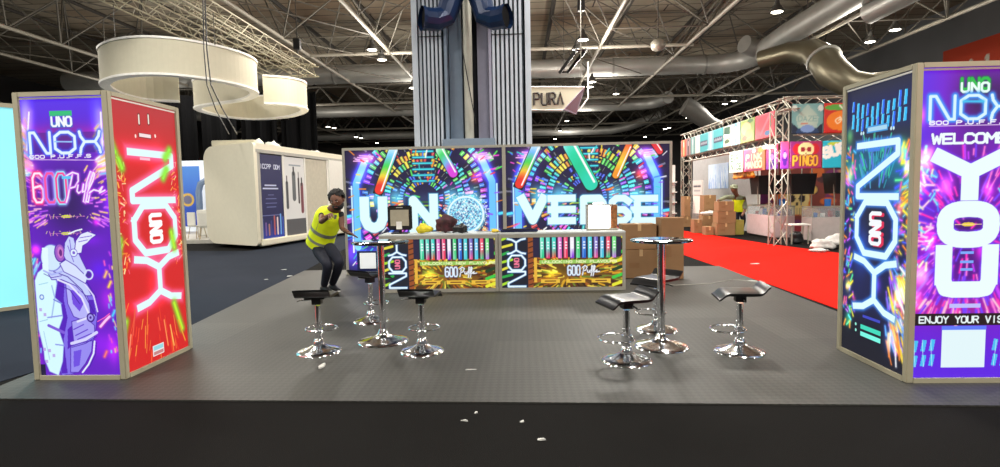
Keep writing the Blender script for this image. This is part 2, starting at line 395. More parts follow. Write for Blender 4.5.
for i, x in enumerate((-13.2, -4.5, -2.3, 0, 2.1, 11.7)):
    tag(MB().bar((x, -4, 12.3), (x, 80, 12.3), .09, 4).build('roof_purlin', STEEL_D), 'thin dark purlin running lengthwise under the pale roof deck', 'purlin', 'lengthwise purlins under the roof deck')
def girder(Y, zb, zt, label, step=2.4, x0=-34, x1=26.5, r=.07):
    t = thing('cross_girder', ((x0+x1)/2, Y, zb), label, 'girder')
    MB().bar((x0, Y, zb), (x1, Y, zb), r*1.5, 6).build('bottom_chord', STEEL_P, t)
    MB().bar((x0, Y, zt), (x1, Y, zt), r*1.3, 6).build('top_chord', STEEL, t)
    mb = MB(); x = x0
    while x < x1-step+.01:
        mb.bar((x, Y, zb), (x+step/2, Y, zt), r); mb.bar((x+step/2, Y, zt), (x+step, Y, zb), r); x += step
    mb.build('lattice', STEEL, t)
girder(45, 9.0, 10.4, 'cross girder with zigzag bracing just beyond the grey duct')
girder(62, 9.0, 10.4, 'far cross girder with zigzag bracing, second beyond the duct')
girder(76, 9.0, 10.6, 'farthest cross girder, nearest the dark end wall')
t = tag(MB().bar((-12, 29.5, 9), (9, 29.5, 9), .09, 6).build('cross_rail', STEEL_P), 'single horizontal steel rail crossing in front of the grey duct', 'rail')
girder(18.2, 11.0, 12.2, 'nearest cross girder high above the stand', step=2.2, x0=-26, x1=19.2, r=.06)
# ------------------------------------------------------------------ ducts
def arc(c, r, a0, a1, ax, n=8):
    out = []
    for i in range(n+1):
        a = a0+(a1-a0)*i/n
        p = [0, 0, 0]; p[ax[0]] = r*math.cos(a); p[ax[1]] = r*math.sin(a); out.append(Vector(c)+Vector(p))
    return out
Z1 = 9.5
d = thing('ventilation_duct', (0, 36.5, Z1-.58), 'long grey round duct crossing behind the pillar then turning towards the viewer', 'duct')
pts = [(-30, 36.5, Z1), (-8, 36.5, Z1), (5, 36.5, Z1), (12.0, 36.5, Z1)]+[tuple(v) for v in arc((12.0, 34.3, Z1), 2.2, PI/2, 0.0, (0, 1))]+[(14.0, 30, Z1+.02), (14.1, 20, Z1+.05), (14.2, 4, Z1+.1)]
MB().path(pts, .58, 20).build('duct_tube', GALV, d, smooth=True)
mb = MB().path([tuple(at(744, 44, 1, 33)), tuple(at(757, 49, 1, 33.4))], .5, 20); mb.build('end_cap', GALV, d, smooth=True)
mb = MB()
for x in (-24, -18, -12, -6, 0, 6, 11.8): mb.path([(x-.06, 36.5, Z1), (x+.06, 36.5, Z1)], .62, 20)
mb.build('joint_band', M('duct_band', (150, 150, 146), .4, .5), d, smooth=True)
Z2 = 9.15
d = thing('ventilation_duct', (0, 50, Z2-.5), 'dull grey round duct crossing low behind the zigzag girder', 'duct')
MB().path([(-30, 50, Z2), (-10, 50, Z2), (0, 50, Z2), (10, 50, Z2)]+[tuple(v) for v in arc((10, 48, Z2), 2, PI/2, 0, (0, 1))]+[(12.2, 46.6, Z2)], .5, 16).build('duct_tube', GALV, d, smooth=True)
d = thing('ventilation_duct', (0, 68, 8.6), 'farthest grey duct crossing low near the end wall', 'duct')
MB().path([(-25, 68, 8.9), (5, 68, 8.9), (11, 68, 8.9), (13, 67, 9.2), (16, 63, 10)], .5, 14).build('duct_tube', GALV, d, smooth=True)
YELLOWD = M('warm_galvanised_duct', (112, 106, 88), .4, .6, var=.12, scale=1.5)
d = thing('duct_outlet', (14, 26, 6.4), 'large bent duct outlet above the left edge of the right light tower', 'duct')
p = [at(760, 60, 1, 30), at(790, 52, 1, 29), at(812, 52, 1, 28), at(824, 60, 1, 27.2), at(832, 72, 1, 26.5), at(850, 84, 1, 26), at(870, 86, 1, 26), at(905, 80, 1, 26), at(960, 74, 1, 26)]
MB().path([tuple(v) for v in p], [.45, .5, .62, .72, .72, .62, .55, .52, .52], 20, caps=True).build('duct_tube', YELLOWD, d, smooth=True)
v0, v1 = Vector(p[3]), Vector(p[4]); dr = (v1-v0).normalized()
MB().path([v0-dr*.05, v0+dr*.1], .78, 20).build('outlet_collar', GALV, d, smooth=True)
d = thing('duct_outlet', (13, 40, 6.0), 'small grey duct elbow pointing down above the colourful booth', 'duct')
p = [at(684, 106, 1, 38), at(692, 110, 1, 38), at(700, 116, 1, 38), at(710, 124, 1, 38), at(720, 128, 1, 38)]
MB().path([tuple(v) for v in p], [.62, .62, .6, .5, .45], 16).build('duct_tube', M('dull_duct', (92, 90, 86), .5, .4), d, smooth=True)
d = thing('ventilation_duct', (17, 22, 9.6), 'short pale duct end at the upper right above the bent outlet', 'duct')
MB().path([tuple(at(868, 14, 1, 24)), (17.0, 16, 9.9), (17.2, 6, 10)], .42, 16).build('duct_tube', GALV, d, smooth=True)
# ------------------------------------------------------------------ pendant lamps
LAMPG = M('lamp_glow', (255, 246, 225), em=14, var=.0)
def pendant():
    t = thing('pendant_lamp', (0, 0, 0), '', 'lamp', 'round high bay lamps under the roof trusses')
    MB().lathe([(.0, .62), (.1, .6), (.14, .35), (.2, .3), (.34, .06), (.36, 0), (.3, 0)], n=16).build('lamp_housing', M('lamp_housing', (58, 57, 55), .6, .1), t, smooth=True)
    MB().lathe([(.0, -.05), (.2, -.03), (.3, .01), (.3, .03)], n=16).build('lamp_lens', LAMPG, t, smooth=True)
    MB().bar((0, 0, .6), (0, 0, 2.2), .012, 4).build('suspension_rod', STEEL_D, t)
    return t
PX = [(372, 50), (382, 60), (583, 40), (577, 50), (592, 82), (590, 87), (413, 88), (328, 127), (334, 128), (356, 137), (361, 138), (377, 143), (567, 121), (560, 131), (555, 139), (616, 94), (725, 104), (734, 101), (665, 129), (669, 128), (645, 137), (870, 42), (895, 30), (777, 12), (688, 118), (222, 130)]
LL = ['nearest lamp left of the ribbed pillar', 'second lamp left of the pillar, just behind the nearest', 'nearest lamp right of the pillar, above the sign with four letters', 'lamp just behind the nearest one right of the pillar',
      'lamp beside the hanging sign edge, upper of a pair', 'lamp beside the hanging sign edge, lower of a pair', 'lamp touching the left edge of the ribbed pillar', 'left lamp of the far pair nearest the ring banner', 'right lamp of the far pair nearest the ring banner',
      'left lamp of the far pair midway to the backdrop', 'right lamp of the far pair midway to the backdrop', 'far lamp just above the left backdrop panel', 'lamp below the hanging sign, highest of three', 'lamp below the hanging sign, middle of three', 'lamp below the hanging sign, lowest of three',
      'single lamp in front of the zigzag girder right of the sign', 'left lamp of the pair over the colourful booth', 'right lamp of the pair over the colourful booth', 'left lamp of the far pair above the right backdrop panel', 'right lamp of the far pair above the right backdrop panel', 'far lamp just above the right backdrop panel',
      'larger lamp above the big bent duct outlet, left of two', 'larger lamp above the big bent duct outlet, right of two', 'lamp beside the long duct near the top edge', 'lamp beside the small downward duct elbow', 'lamp over the white rounded booth']
proto = pendant()
for i, (x, y) in enumerate(PX):
    o = proto if i == 0 else copy_tree(proto)
    zl = 8.6 if not 33 < at(x, y, 2, 8.6)[1] < 38 else 8.1; o.location = at(x, y, 2, zl); o.scale = (.8, .8, .8); o['label'] = 'high bay ' + LL[i] if 'lamp' in LL[i] else LL[i]
def alight(loc, power, size=1.2, col=(1, .95, .87), rot=(0, 0, 0), shape='DISK'):
    l = bpy.data.lights.new('lamp_or_fill_light', 'AREA'); l.energy = power; l.shape = shape; l.size = size; l.color = col
    o = bpy.data.objects.new('lamp_or_fill_light', l); C.objects.link(o); o.location = loc; o.rotation_euler = rot; return o
def roof_fill(loc, power, r=.4, col=(1, .93, .82)):  # point fill without a fixture, added to brighten the roof
    l = bpy.data.lights.new('lamp_or_fill_light', 'POINT'); l.energy = power; l.shadow_soft_size = r; l.color = col
    o = bpy.data.objects.new('lamp_or_fill_light', l); C.objects.link(o); o.location = loc; return o
PW = .75; PU = 3.4
for x in (-18, -7, 4.7, 17):
    for y in (50, 62, 74): alight((x, y, 8.45), 420)
for x, y in ((-7, 50), (5, 50), (-18, 45), (16, 46), (-7, 66), (5, 66), (-25, 36)): roof_fill((x+.8, y, 7.8), 300, 1.)  # added fill for the far roof, apart from the pendants
for x in (-17, -7, 3, 15):
    for y in (-7, 2, 10.5, 19, 28, 38):
        alight((x, y, 8.45), (900 if y < 25 else 800)*PW*(.55 if (x, y) == (-7, 19) else 1))
for x, y, p in ((-7, 27, 400), (3, 27, 420), (-1.5, 19, 150), (4, 18, 220), (15, 27, 160), (4.7, 37, 220), (-7, 37, 220), (17, 20, 160), (-20, 20, 90), (-20, 30, 60)):
    roof_fill((x+.8, y, 7.6), p*PU, 1.)  # added fill set below the trusses to lift deck and steel
# ------------------------------------------------------------------ pillar
cx0, cx1, YC, YB = -2.28, .27, 12.15, 14.4
FIN = M('corrugated_cladding', (186, 194, 204), .5, .1, var=.07, scale=1.5)
FING = M('cladding_gap', (34, 36, 42), .8)
pl = thing('ribbed_pillar', ((cx0+cx1)/2, YC, 0), 'tall pillar clad in ribbed grey metal behind the bright backdrop', 'pillar')
mid0, mid1 = at(445, 90, 1, YC)[0], at(492, 90, 1, YC)[0]
MB().bb(cx0, cx1, YC+.35, YB, 0, 12.6).build('pillar_core', FING, pl)
def fins(x0, x1, n, nm='ribbed_cladding'):
    mb = MB(); w = (x1-x0)/n
    for i in range(n): mb.bb(x0+i*w, x0+i*w+w*.58, YC, YC+.34, 0, 12.5)
    mb.bb(x0, x1, YC+.3, YC+.36, 0, 12.5)
    o = mb.build(nm, FIN, pl)
    sm = MB()
    for zs in (4.95, 7.4): sm.bb(x0, x1, YC-.006, YC, zs, zs+.02)
    sm.build('joint_seam', FING, pl)
fins(cx0+.15, mid0-.02, 6); fins(mid1+.02, cx1-.15, 7)
for x0, x1 in ((cx0, cx0+.12), (cx1-.12, cx1)): MB().bb(x0, x1, YC-.03, YB, 0, 12.55).build('corner_post', FIN, pl)
BLUEG = M('blue_grey_panel', (126, 142, 160), .5, .1, var=.05)
pc = (mid0+mid1)/2+.02
MB().bb(mid0, mid0+.06, YC-.02, YC+.36, 0, 12.5).bb(mid0+.08, pc-.17, YC+.22, YC+.36, 2.4, 12.5).build('recess_panel', BLUEG, pl)
MB().bb(pc+.17, mid1-.08, YC+.22, YC+.36, 2.4, 12.5).bb(mid1-.06, mid1, YC-.02, YC+.36, 0, 12.5).build('recess_panel', M('mauve_grey_panel', (150, 148, 166), .5, .1, var=.05), pl)
z0 = at(468, 146, 1, YC)[2]
MB().bb(mid0-.05, mid1+.05, YC-.25, YC+.3, z0-.5, z0+.14).build('ledge', BLUEG, pl, bevel=.01)
MB().path([(pc-.03, YC+.14, z0+.14), (pc-.03, YC+.14, 12.4)], .1, 14).build('drain_pipe', M('pale_grey_pipe', (170, 168, 155), .5, .1), pl, smooth=True)
MB().path([(pc-.16, YC-.02, 5.6), (pc-.12, YC-.02, 4.6), (pc+.04, YC-.02, 3.6), (pc+.12, YC, 3.1)], .012, 6).build('cable', BLACK, pl)
DBLUE = M('dark_blue_duct', (20, 42, 78), .3, .2, var=.2, scale=3, spec=.6)
for sgn, ex, lab in ((-1, at(423, 21, 1, 11.8), 'dark blue duct elbow opening left high on the ribbed pillar'), (1, at(508, 19, 1, 11.8), 'dark blue duct elbow opening right high on the ribbed pillar')):
    e = thing('duct_elbow', (ex[0], 11.8, ex[2]), lab, 'duct')
    sx = pc+sgn*.22
    top = ex[2]+.34
    pts = [(sx, 11.8, 8), (sx, 11.8, top+.25), (sx+sgn*.1, 11.8, top+.02), (ex[0]-sgn*.48, 11.8, ex[2]+.1), (ex[0]-sgn*.28, 11.74, ex[2]), (ex[0]-sgn*.02, 11.62, ex[2])]
    MB().path(pts, .235, 12, caps=False).build('duct_tube', DBLUE, e)
    MB().path([(ex[0]-sgn*.1, 11.66, ex[2]), (ex[0]-sgn*.05, 11.64, ex[2])], .215, 12).build('opening_shade', M('duct_void', (6, 6, 8), .9, spec=.1), e)  # near-black disc stands in for the shade inside the open duct mouth
    MB().path([(ex[0]-sgn*.06, 11.64, ex[2]), (ex[0], 11.61, ex[2])], .25, 12, caps=False).build('collar', DBLUE, e)
    MB().bb(sx-.3, sx+.3, 11.95, YC+.05, 7.2, 7.3).build('bracket', STEEL, e)
# ------------------------------------------------------------------ artwork helpers
def lerp(a, b, t): return np.array(a)*(1-t)+np.array(b)*t
WHT = (235, 255, 255); CY = (120, 235, 255)
def q_y(X0, Y, Z0): return lambda x, y: (lambda p: (float(p[0]-X0), float(p[2]-Z0)))(at(x, y, 1, Y))
def vertical_nox(a, x0, x1, ybot, ytop, th, col, glow, gcol, ucol, ushadow, cw=True):
    """the word turned a quarter turn; three letters stacked"""
    Ls = ['NN', 'OO', 'XX']; n = 3; tot = ytop-ybot; gap = tot*.035; lh = (tot-2*gap)/3
    AP = []
    for i, L in enumerate(Ls):
        for st in FONT[L]:
            P = []
            for fx, fy in st:
                s = fx/4*lh+i*(lh+gap); t = fy/6*(x1-x0)
                P.append((x0+t, ytop-s) if cw else (x1-t, ybot+s))
            AP.append(P)
    for P in AP: a.line(P, th, col, glow, gcol, .8, sq=True)
    for P in AP: a.line(P, th, col, sq=True)
    s0 = lh+gap
    h = (x1-x0)*.26; cwid = lh*.16; L = cwid*3+lh*.05*2; xm = (x0+x1)/2
    if cw:
        yb = ytop-s0-(lh-L)/2
        if ushadow: a.text('UNO', xm-h/2+h*.25, yb-lh*.02, h, cwid, lh*.05, th*.6, ushadow, rot=-90)
        a.text('UNO', xm-h/2, yb, h, cwid, lh*.05, th*.62, ucol, rot=-90)
    else: a.text('UNO', xm+h/2, ybot+s0+(lh-L)/2, h, cwid, lh*.05, th*.7, ucol, rot=90)
def tower(x0, x1, y0, y1, label, front, side, side_plus):
    t = thing('light_tower', ((x0+x1)/2, (y0+y1)/2, .012), label, 'light tower')
    g = .055; hb = .012
    for (x, y) in ((x0, y0), (x1, y0), (x0, y1), (x1, y1)):
        sx = 1 if x == x0 else -1; sy = 1 if y == y0 else -1
        MB().bb(min(x, x+sx*g), max(x, x+sx*g), min(y, y+sy*g), max(y, y+sy*g), hb, 2.5).build('corner_post', ALU_W, t, bevel=.006)
    for z0, z1 in ((hb, .05), (2.462, 2.5)):
        for y in (y0, y1-.04): MB().bb(x0+g, x1-g, y, y+.04, z0, z1).build('frame_rail', ALU_W, t)
        for x in (x0, x1-.04): MB().bb(x, x+.04, y0+g, y1-g, z0, z1).build('frame_rail', ALU_W, t)
    MB().bb(x0+.01, x1-.01, y0+.01, y1-.01, 2.44, 2.455).build('top_panel', WHITE, t)
    # back walls
    MB().bb(x0+g, x1-g, y1-.03, y1-.015, .05, 2.462).build('back_panel', M('blank_fabric', (150, 140, 190), .8), t)
    xs = x0+.015 if side_plus else x1-.03
    MB().bb(xs, xs+.015, y0+g, y1-g, .05, 2.462).build('side_panel', MC['blank_fabric'], t)
    front.mesh('graphic_panel', PRINT_LIT, face_y(x0+g, y0+.018, .05), t)
    side.mesh('graphic_panel', PRINT_LIT, face_px(x1-.018, y0+g, .05) if side_plus else face_mx(x0+.018, y1-g, .05), t)
    return t
PH = 2.412
# --- left tower
LX0, LX1, LY0, LY1 = -4.294, -3.463, 4.62, 5.614
w = LX1-LX0-.11; a = Art(w, PH, 250, (80, 20, 170)); q = q_y(LX0+.055, LY0, .05)
def bg(u, v):
    c = np.zeros(u.shape+(3,))
    pur = np.array((100, 18, 196)); dk = np.array((46, 8, 96)); mg = np.array((180, 20, 190)); top = np.array((84, 40, 235))
    c[:] = pur
    k = np.clip((v-.80)/.2, 0, 1)[..., None]; c = c*(1-k)+top*k
    k = np.exp(-((v-.86)/.035)**2)[..., None]*.85; c = c*(1-k)+mg*k
    k = (np.exp(-((v-.62)/.12)**2)*np.exp(-((u-.5)/.33)**2))[..., None]*.95; c = c*(1-k)+dk*k
    k = np.exp(-((u-.5)/.2)**2-((v-.87)/.03)**2)[..., None]*.5; c = c*(1-k)+np.array((110, 30, 110))*k
    return c
a.grad(bg)
for (x, y, rx, ry, c, s) in ((24, 118, .05, .16, (120, 160, 255), .9), (97, 120, .05, .16, (60, 120, 255), .7), (22, 132, .03, .06, (255, 90, 200), .9), (104, 130, .03, .08, (255, 80, 220), .9),
                             (26, 168, .06, .05, (255, 150, 90), .9), (101, 165, .06, .06, (255, 170, 120), .9), (34, 250, .04, .04, (255, 60, 190), .8), (95, 222, .03, .03, (255, 40, 160), .7), (110, 205, .06, .1, (150, 40, 240), .5), (100, 345, .09, .12, (60, 0, 60), .7), (106, 300, .06, .1, (110, 10, 70), .6), (98, 270, .08, .08, (0, 0, 90), .5), (112, 350, .05, .12, (130, 20, 90), .7), (88, 240, .1, .05, (60, 0, 90), .5), (36, 360, .04, .1, (120, 10, 60), .5)):
    u, v = q(x, y); a.blob(u, v, rx, ry, c, s)
cx, cyy = w/2, PH*.62
for x0 in (0, w*.72): a.streaks(60, (x0, x0+w*.24, PH*.55, PH*.74), (cx, cyy), .05, .006, [(240, 120, 255), (255, 190, 220), (255, 220, 120), (190, 80, 255)], .006)
for x0 in (0, w*.86): a.streaks(46, (x0, x0+w*.1, PH*.72, PH*.9), (cx, PH*.7), .07, .009, [(255, 255, 255), (255, 160, 220), (255, 210, 90), (120, 200, 255)], .01)
for x0 in (0, w*.88): a.streaks(22, (x0, x0+w*.1, PH*.08, PH*.45), (cx, PH*.9), .035, .006, [(255, 90, 200), (255, 220, 150), (120, 230, 255), (200, 60, 240)], .008)
# star columns at left and right of the crest
for sx in (25, 101):
    a.line([q(sx, 150), q(sx+(2 if sx < 60 else -2), 112)], .014, (255, 245, 255), .03, (190, 140, 255))
# small crest letters
u0, v0 = q(48.5, 126); u1, v1 = q(70, 116)
a.rect(u0, u1, v1+.005, v1+.05, (40, 190, 120)); a.rect(u0, u1, v0-.012, v0+.03, (40, 120, 200), .8)
a.text('UNO', u0+.014, v0, .075, .045, .018, .017, (245, 250, 255), .008, (60, 100, 200))
# the large outlined word
u0, v0 = q(29, 153.5); u1, v1 = q(97.5, 131)
cwn = (u1-u0)/3.5
a.poly([(u0, v0), (u1, v0), (u1, v1), (u0, v1)], (34, 20, 120), .45)
a.text(['NN', 'OO', 'XX'], u0, v0, v1-v0, cwn, cwn*.25, .023, (226, 246, 255), .016, (70, 110, 255), .9)
a.line([q(53, 141.5), q(70, 141.5)], .012, (150, 200, 255))
u0, v0 = q(28, 158.5); a.line([q(28, 159.5), q(99, 160)], .006, (240, 200, 255)); a.line([q(50, 153.5), q(50, 153.5)], .004, (240, 200, 255))
a.text('600 P.U.F.F.S', u0, v0, .026, .035, .012, .008, (250, 250, 255))
# script line
for i, (xx, c1, c2) in enumerate(((31, (255, 235, 255), (255, 60, 150)), (43.5, (255, 80, 160), (170, 120, 255)), (54.5, (255, 70, 150), (150, 230, 255)))):
    u0, v0 = q(xx+1.5, 203); u1, v1 = q(xx+9, 173)
    for k, (cc, off) in enumerate(((c2, 0), (c1, .0))):
        hh = (v1-v0); 
        if k == 0: a.text('6' if i == 0 else '0', u0, v0, hh, u1-u0, 0, .034, c2, .016, c2, .5)
        else: a.text('6' if i == 0 else '0', u0, v0+.004, hh-.006, u1-u0, 0, .018, c1)
def pl_(pts): return [q(15+x/5.838, 150+y/5.838) for x, y in pts]
for P in ([(290, 305), (300, 270), (325, 140)], [(290, 150), (325, 130), (358, 140), (360, 180), (340, 215), (315, 222)], [(358, 205), (352, 240), (362, 252), (382, 238), (390, 200)], [(390, 200), (384, 245), (400, 240), (425, 180), (440, 130), (430, 125), (408, 190), (390, 300), (402, 308), (412, 250)],
          [(412, 250), (445, 180), (455, 140), (448, 130), (425, 200), (405, 300), (418, 305), (430, 240)], [(425, 250), (450, 232), (480, 240), (500, 215), (485, 250), (515, 235)]):
    a.line(pl_(P), .013, (250, 232, 255), .012, (220, 80, 255))
a.rect(*[q(60, 178)[0], q(69, 178)[0]], q(60, 179)[1], q(60, 176)[1], (90, 200, 250))
for y, c in ((216.5, (225, 235, 30)), (233.5, (210, 225, 40))):
    u, v = q(67, y); a.ell(u-.02, v, .05, .012, c); a.line([(u-.16, v), (u+.14, v)], .004, (200, 120, 190))
    for k in range(14): a.line([(u-.2+k*.03, v+.02*math.sin(k*2)), (u-.19+k*.03, v+.02*math.cos(k*3))], .006, (230, 140, 200) if k % 2 else (220, 200, 150))
# astronaut
LAV = (176, 178, 245); PAL = (205, 232, 252); MIDP = (112, 84, 222); DK = (66, 18, 168); WL = (214, 250, 255)
Q = lambda pts: [q(x, y) for x, y in pts]
OUT = (74, 30, 176)
def po(P, fill, ow=.007, oc=OUT): a.poly(Q(P), fill); a.line(Q(P), ow, oc, closed=True)
po([(46, 262), (60, 262), (72, 268), (84, 281), (92, 296), (96, 315), (94, 332), (91, 345), (87, 358), (79, 371), (70, 375), (60, 376), (52, 352), (46, 320), (42, 292)], (128, 108, 235))
# deep folds
for P in ([(57, 276), (63, 282), (62, 300), (66, 318), (62, 340), (66, 374), (60, 374), (54, 340), (53, 300)], [(80, 300), (92, 300), (95, 316), (88, 318)], [(66, 330), (74, 322), (72, 345), (66, 350)], [(84, 346), (90, 346), (84, 364), (80, 366)]): a.poly(Q(P), (82, 22, 190))
# upper arm, forearm, lower body
po([(64, 284), (72, 280), (80, 286), (87, 300), (89, 314), (82, 321), (72, 317), (66, 304)], (182, 180, 250))
a.poly(Q([(69, 290), (77, 292), (82, 304), (78, 312), (71, 304)]), (112, 70, 225))
po([(70, 322), (84, 318), (93, 326), (93, 336), (84, 342), (72, 342)], (168, 160, 246))
for P in ([(72, 330), (82, 325)], [(74, 336), (86, 330)], [(76, 340), (90, 334)]): a.line(Q(P), .009, (92, 50, 205))
po([(69, 347), (78, 344), (91, 341), (90, 352), (84, 364), (77, 373), (69, 373)], (150, 138, 242)); a.poly(Q([(72, 352), (80, 350), (78, 366), (72, 368)]), (110, 76, 226))
# pack and left side of the suit
po([(33, 281), (36, 273), (42, 268), (52, 270), (55, 284), (53, 298), (59, 303), (61, 318), (57, 330), (62, 345), (61, 362), (57, 376), (48, 372), (43, 360), (42, 350), (37, 330), (35, 305)], WL, .006, (150, 170, 235))
for P, th, c in (([(50, 286), (53, 298), (50, 318)], .012, (160, 190, 240)), ([(46, 318), (60, 316)], .012, (140, 150, 235)), ([(47, 326), (62, 333)], .026, (126, 90, 220)), ([(52, 300), (60, 304)], .012, (120, 130, 225)), ([(54, 345), (62, 346)], .012, (140, 150, 235)), ([(37, 285), (46, 283)], .006, (140, 200, 230)), ([(38, 322), (46, 320)], .006, (140, 190, 230)), ([(42, 332), (48, 360)], .006, (160, 200, 235))): a.line(Q(P), th, c)
# collar and straps
po([(44, 270), (50, 264), (62, 266), (76, 277), (84, 284), (90, 296), (84, 296), (74, 286), (60, 280), (50, 280)], (196, 206, 252))
for P, th, c in (([(52, 272), (66, 277), (80, 290), (92, 312)], .008, (60, 16, 160)), ([(56, 280), (68, 285), (80, 298), (88, 316)], .016, (232, 232, 255)), ([(58, 286), (68, 290), (78, 304)], .007, (60, 16, 160)), ([(66, 272), (80, 280), (92, 296), (96, 312)], .012, (226, 224, 255)), ([(70, 271), (84, 280), (95, 298)], .006, (60, 16, 160)),
                 ([(70, 344), (84, 340), (95, 333)], .026, (216, 214, 255)), ([(70, 348), (84, 344), (95, 337)], .006, (66, 20, 170)), ([(76, 322), (84, 319), (92, 316)], .02, (225, 225, 255)), ([(93, 342), (92, 354), (87, 365), (81, 373)], .015, (228, 240, 255)), ([(95, 343), (94, 355), (88, 368)], .006, (60, 16, 160))):
    a.line(Q(P), th, c)
# helmet with visor
u, v = q(50, 258); a.ell(u, v, .098, .118, (120, 120, 220)); a.ell(u-.004, v, .09, .11, (208, 232, 252))
a.poly(Q([(40, 248), (41, 270), (47, 274), (46, 248)]), (226, 250, 255)); a.line(Q([(42, 271), (50, 275), (60, 272)]), .016, (170, 180, 245)); a.line(Q([(42, 274), (50, 278), (60, 276)]), .006, OUT)
u, v = q(58, 253); a.ell(u, v, .05, .082, (86, 40, 170)); a.ell(u+.002, v, .042, .072, (160, 90, 200)); a.ell(u+.006, v+.004, .026, .05, (206, 120, 205)); a.ell(u+.008, v, .014, .03, (100, 30, 130))
# raised arm and glove shading the visor
po([(62, 256), (63, 243), (67, 236), (72, 238), (75, 249), (80, 260), (86, 272), (82, 280), (74, 272), (66, 264)], (198, 208, 252))
po([(58, 264), (64, 260), (74, 266), (86, 278), (84, 284), (74, 278), (62, 272)], (216, 226, 255))
po([(73, 250), (74, 241), (79, 234), (86, 231.5), (95, 235), (90, 238.5), (86, 243), (81, 246), (80, 253), (76, 254)], (228, 234, 255))
for P in ([(78, 238), (90, 236)], [(77, 242), (86, 240)], [(68, 240), (70, 256)], [(66, 246), (72, 262)]): a.line(Q(P), .006, (96, 60, 205))
a.line(Q([(67, 234), (74, 231), (80, 229.5)]), .012, (240, 250, 255))
u, v = q(72, 253); a.ell(u, v, .034, .036, (110, 80, 210)); a.ell(u, v, .028, .03, (225, 240, 255)); a.ell(u, v, .013, .014, (120, 90, 210))
u, v = q(87, 275); a.ell(u, v, .02, .022, (70, 40, 150)); a.line([(u+.036*math.cos(k*PI/8), v+.04*math.sin(k*PI/8)) for k in range(17)], .013, (214, 224, 255))
u, v = q(89, 318); a.ell(u, v, .036, .042, (60, 20, 140)); a.ell(u, v, .024, .028, (160, 150, 240)); a.ell(u, v, .01, .012, (60, 20, 140))
u, v = q(40, 297.5); a.ell(u, v, .022, .025, (110, 140, 220)); a.ell(u, v, .012, .014, (220, 240, 255))
for x, y in ((43, 350), (48, 351), (52, 356), (45, 362), (39, 310), (43, 315)): u, v = q(x, y); a.rect(u-.012, u+.012, v-.014, v+.014, (190, 170, 235))
a.line(Q([(99, 327), (104, 321), (108, 317)]), .02, (250, 200, 250), .01, (255, 90, 180)); a.line(Q([(96, 322), (103, 318), (108, 314)]), .008, (255, 100, 190))
for x, y, c in ((32, 262, (110, 230, 255)), (34, 268, (190, 220, 255)), (33, 272, (120, 210, 255)), (104, 275, (255, 200, 120)), (108, 285, (255, 220, 90)), (112, 314, (80, 210, 255)), (104, 355, (255, 120, 120))): u, v = q(x, y); a.line([(u-.01, v-.02), (u+.012, v+.025)], .012, c, .012, c)
u0, v0 = q(39, 374); a.rect(u0-.01, u0+.05, .0, .1, (20, 8, 60))
front = a
# red side panel
w2 = LY1-LY0-.11; a = Art(w2, PH, 250, (214, 18, 26)); b = a
def q(x, y): p = at(x, y, 0, LX1); return (float(p[1]-LY0-.055), float(p[2]-.05))
a.grad(lambda u, v: np.array((216, 20, 24))*(1-.0*u)[..., None]+np.clip((v-.78)/.2, 0, 1)[..., None]*np.array((-28, 22, 26)))
for (x, y, rx, ry, c, s) in ((144, 152, .4, .1, (160, 20, 90), .3), (160, 165, .12, .2, (160, 40, 100), .3), (158, 285, .1, .16, (160, 40, 90), .4), (150, 303, .3, .06, (160, 40, 110), .4)):
    u, v = q(x, y); a.blob(u, v, rx, ry, c, s)
a.streaks(70, (0, .12, .9, 1.9), (w2/2, 1.2), .05, .008, [(255, 190, 70), (255, 120, 40), (255, 240, 170), (250, 90, 120)], .004, 1.)
a.streaks(70, (w2-.13, w2-.01, .9, 1.9), (w2/2, 1.2), .05, .008, [(255, 190, 70), (255, 120, 40), (255, 240, 170), (250, 90, 120)], .004, 1.)
a.streaks(30, (.05, w2-.05, .05, .62), (w2/2, 1.3), .16, .006, [(255, 90, 40), (255, 160, 60), (240, 60, 30)], .003, .08)
# bright glowing turned word
GX0, GX1 = q(127, 300)[0]+.03, q(170, 300)[0]-.02
vertical_nox(a, .2, .79, q(150, 305)[1]+.0, q(143, 155)[1]+.02, .066, (225, 252, 255), .04, (255, 110, 170), (255, 255, 255), None)
for P, c in (([(113, 142), (117, 152)], (150, 240, 30)), ([(171, 150), (167, 158)], (150, 240, 60)), ([(121, 160), (124, 168)], (160, 240, 40)), ([(128, 322), (124, 345)], (190, 245, 40)), ([(176, 303), (184, 328)], (190, 240, 40)), ([(173, 232), (176, 247)], (180, 235, 40)), ([(122, 240), (121, 256)], (170, 230, 60)), ([(165, 178), (168, 170)], (150, 240, 60))):
    a.line([q(*p) for p in P], .03, c, .035, (130, 235, 40), .8)
for P, c in (([(113, 330), (109, 360)], (235, 170, 40)), ([(122, 340), (121, 362)], (240, 120, 60)), ([(133, 335), (130, 365)], (255, 150, 110)), ([(137, 310), (135, 335)], (240, 90, 60)), ([(166, 320), (170, 345)], (255, 150, 80)), ([(180, 320), (187, 340)], (240, 170, 40)), ([(160, 318), (162, 330)], (250, 90, 60)), ([(172, 325), (176, 345)], (255, 190, 90))):
    a.line([q(*p) for p in P], .011, c, .006, c)
for x in (140.8, 150.2):
    u, v = q(x, 119); a.line([(u, v-.045), (u, v+.04)], .03, (110, 30, 30)); a.line([(u, v-.04), (u, v+.035)], .017, (250, 240, 225))
u, v = q(147, 136); a.rect(u-.09, u+.09, v-.02, v+.022, (120, 20, 25)); a.rect(u-.08, u+.08, v-.012, v+.018, (250, 225, 225))
for x in (137.5, 157): u, v = q(x, 136); a.ell(u, v, .012, .018, (255, 225, 215))
u, v = q(147, 159); a.rect(u-.07, u+.07, v-.012, v+.012, (255, 190, 210))
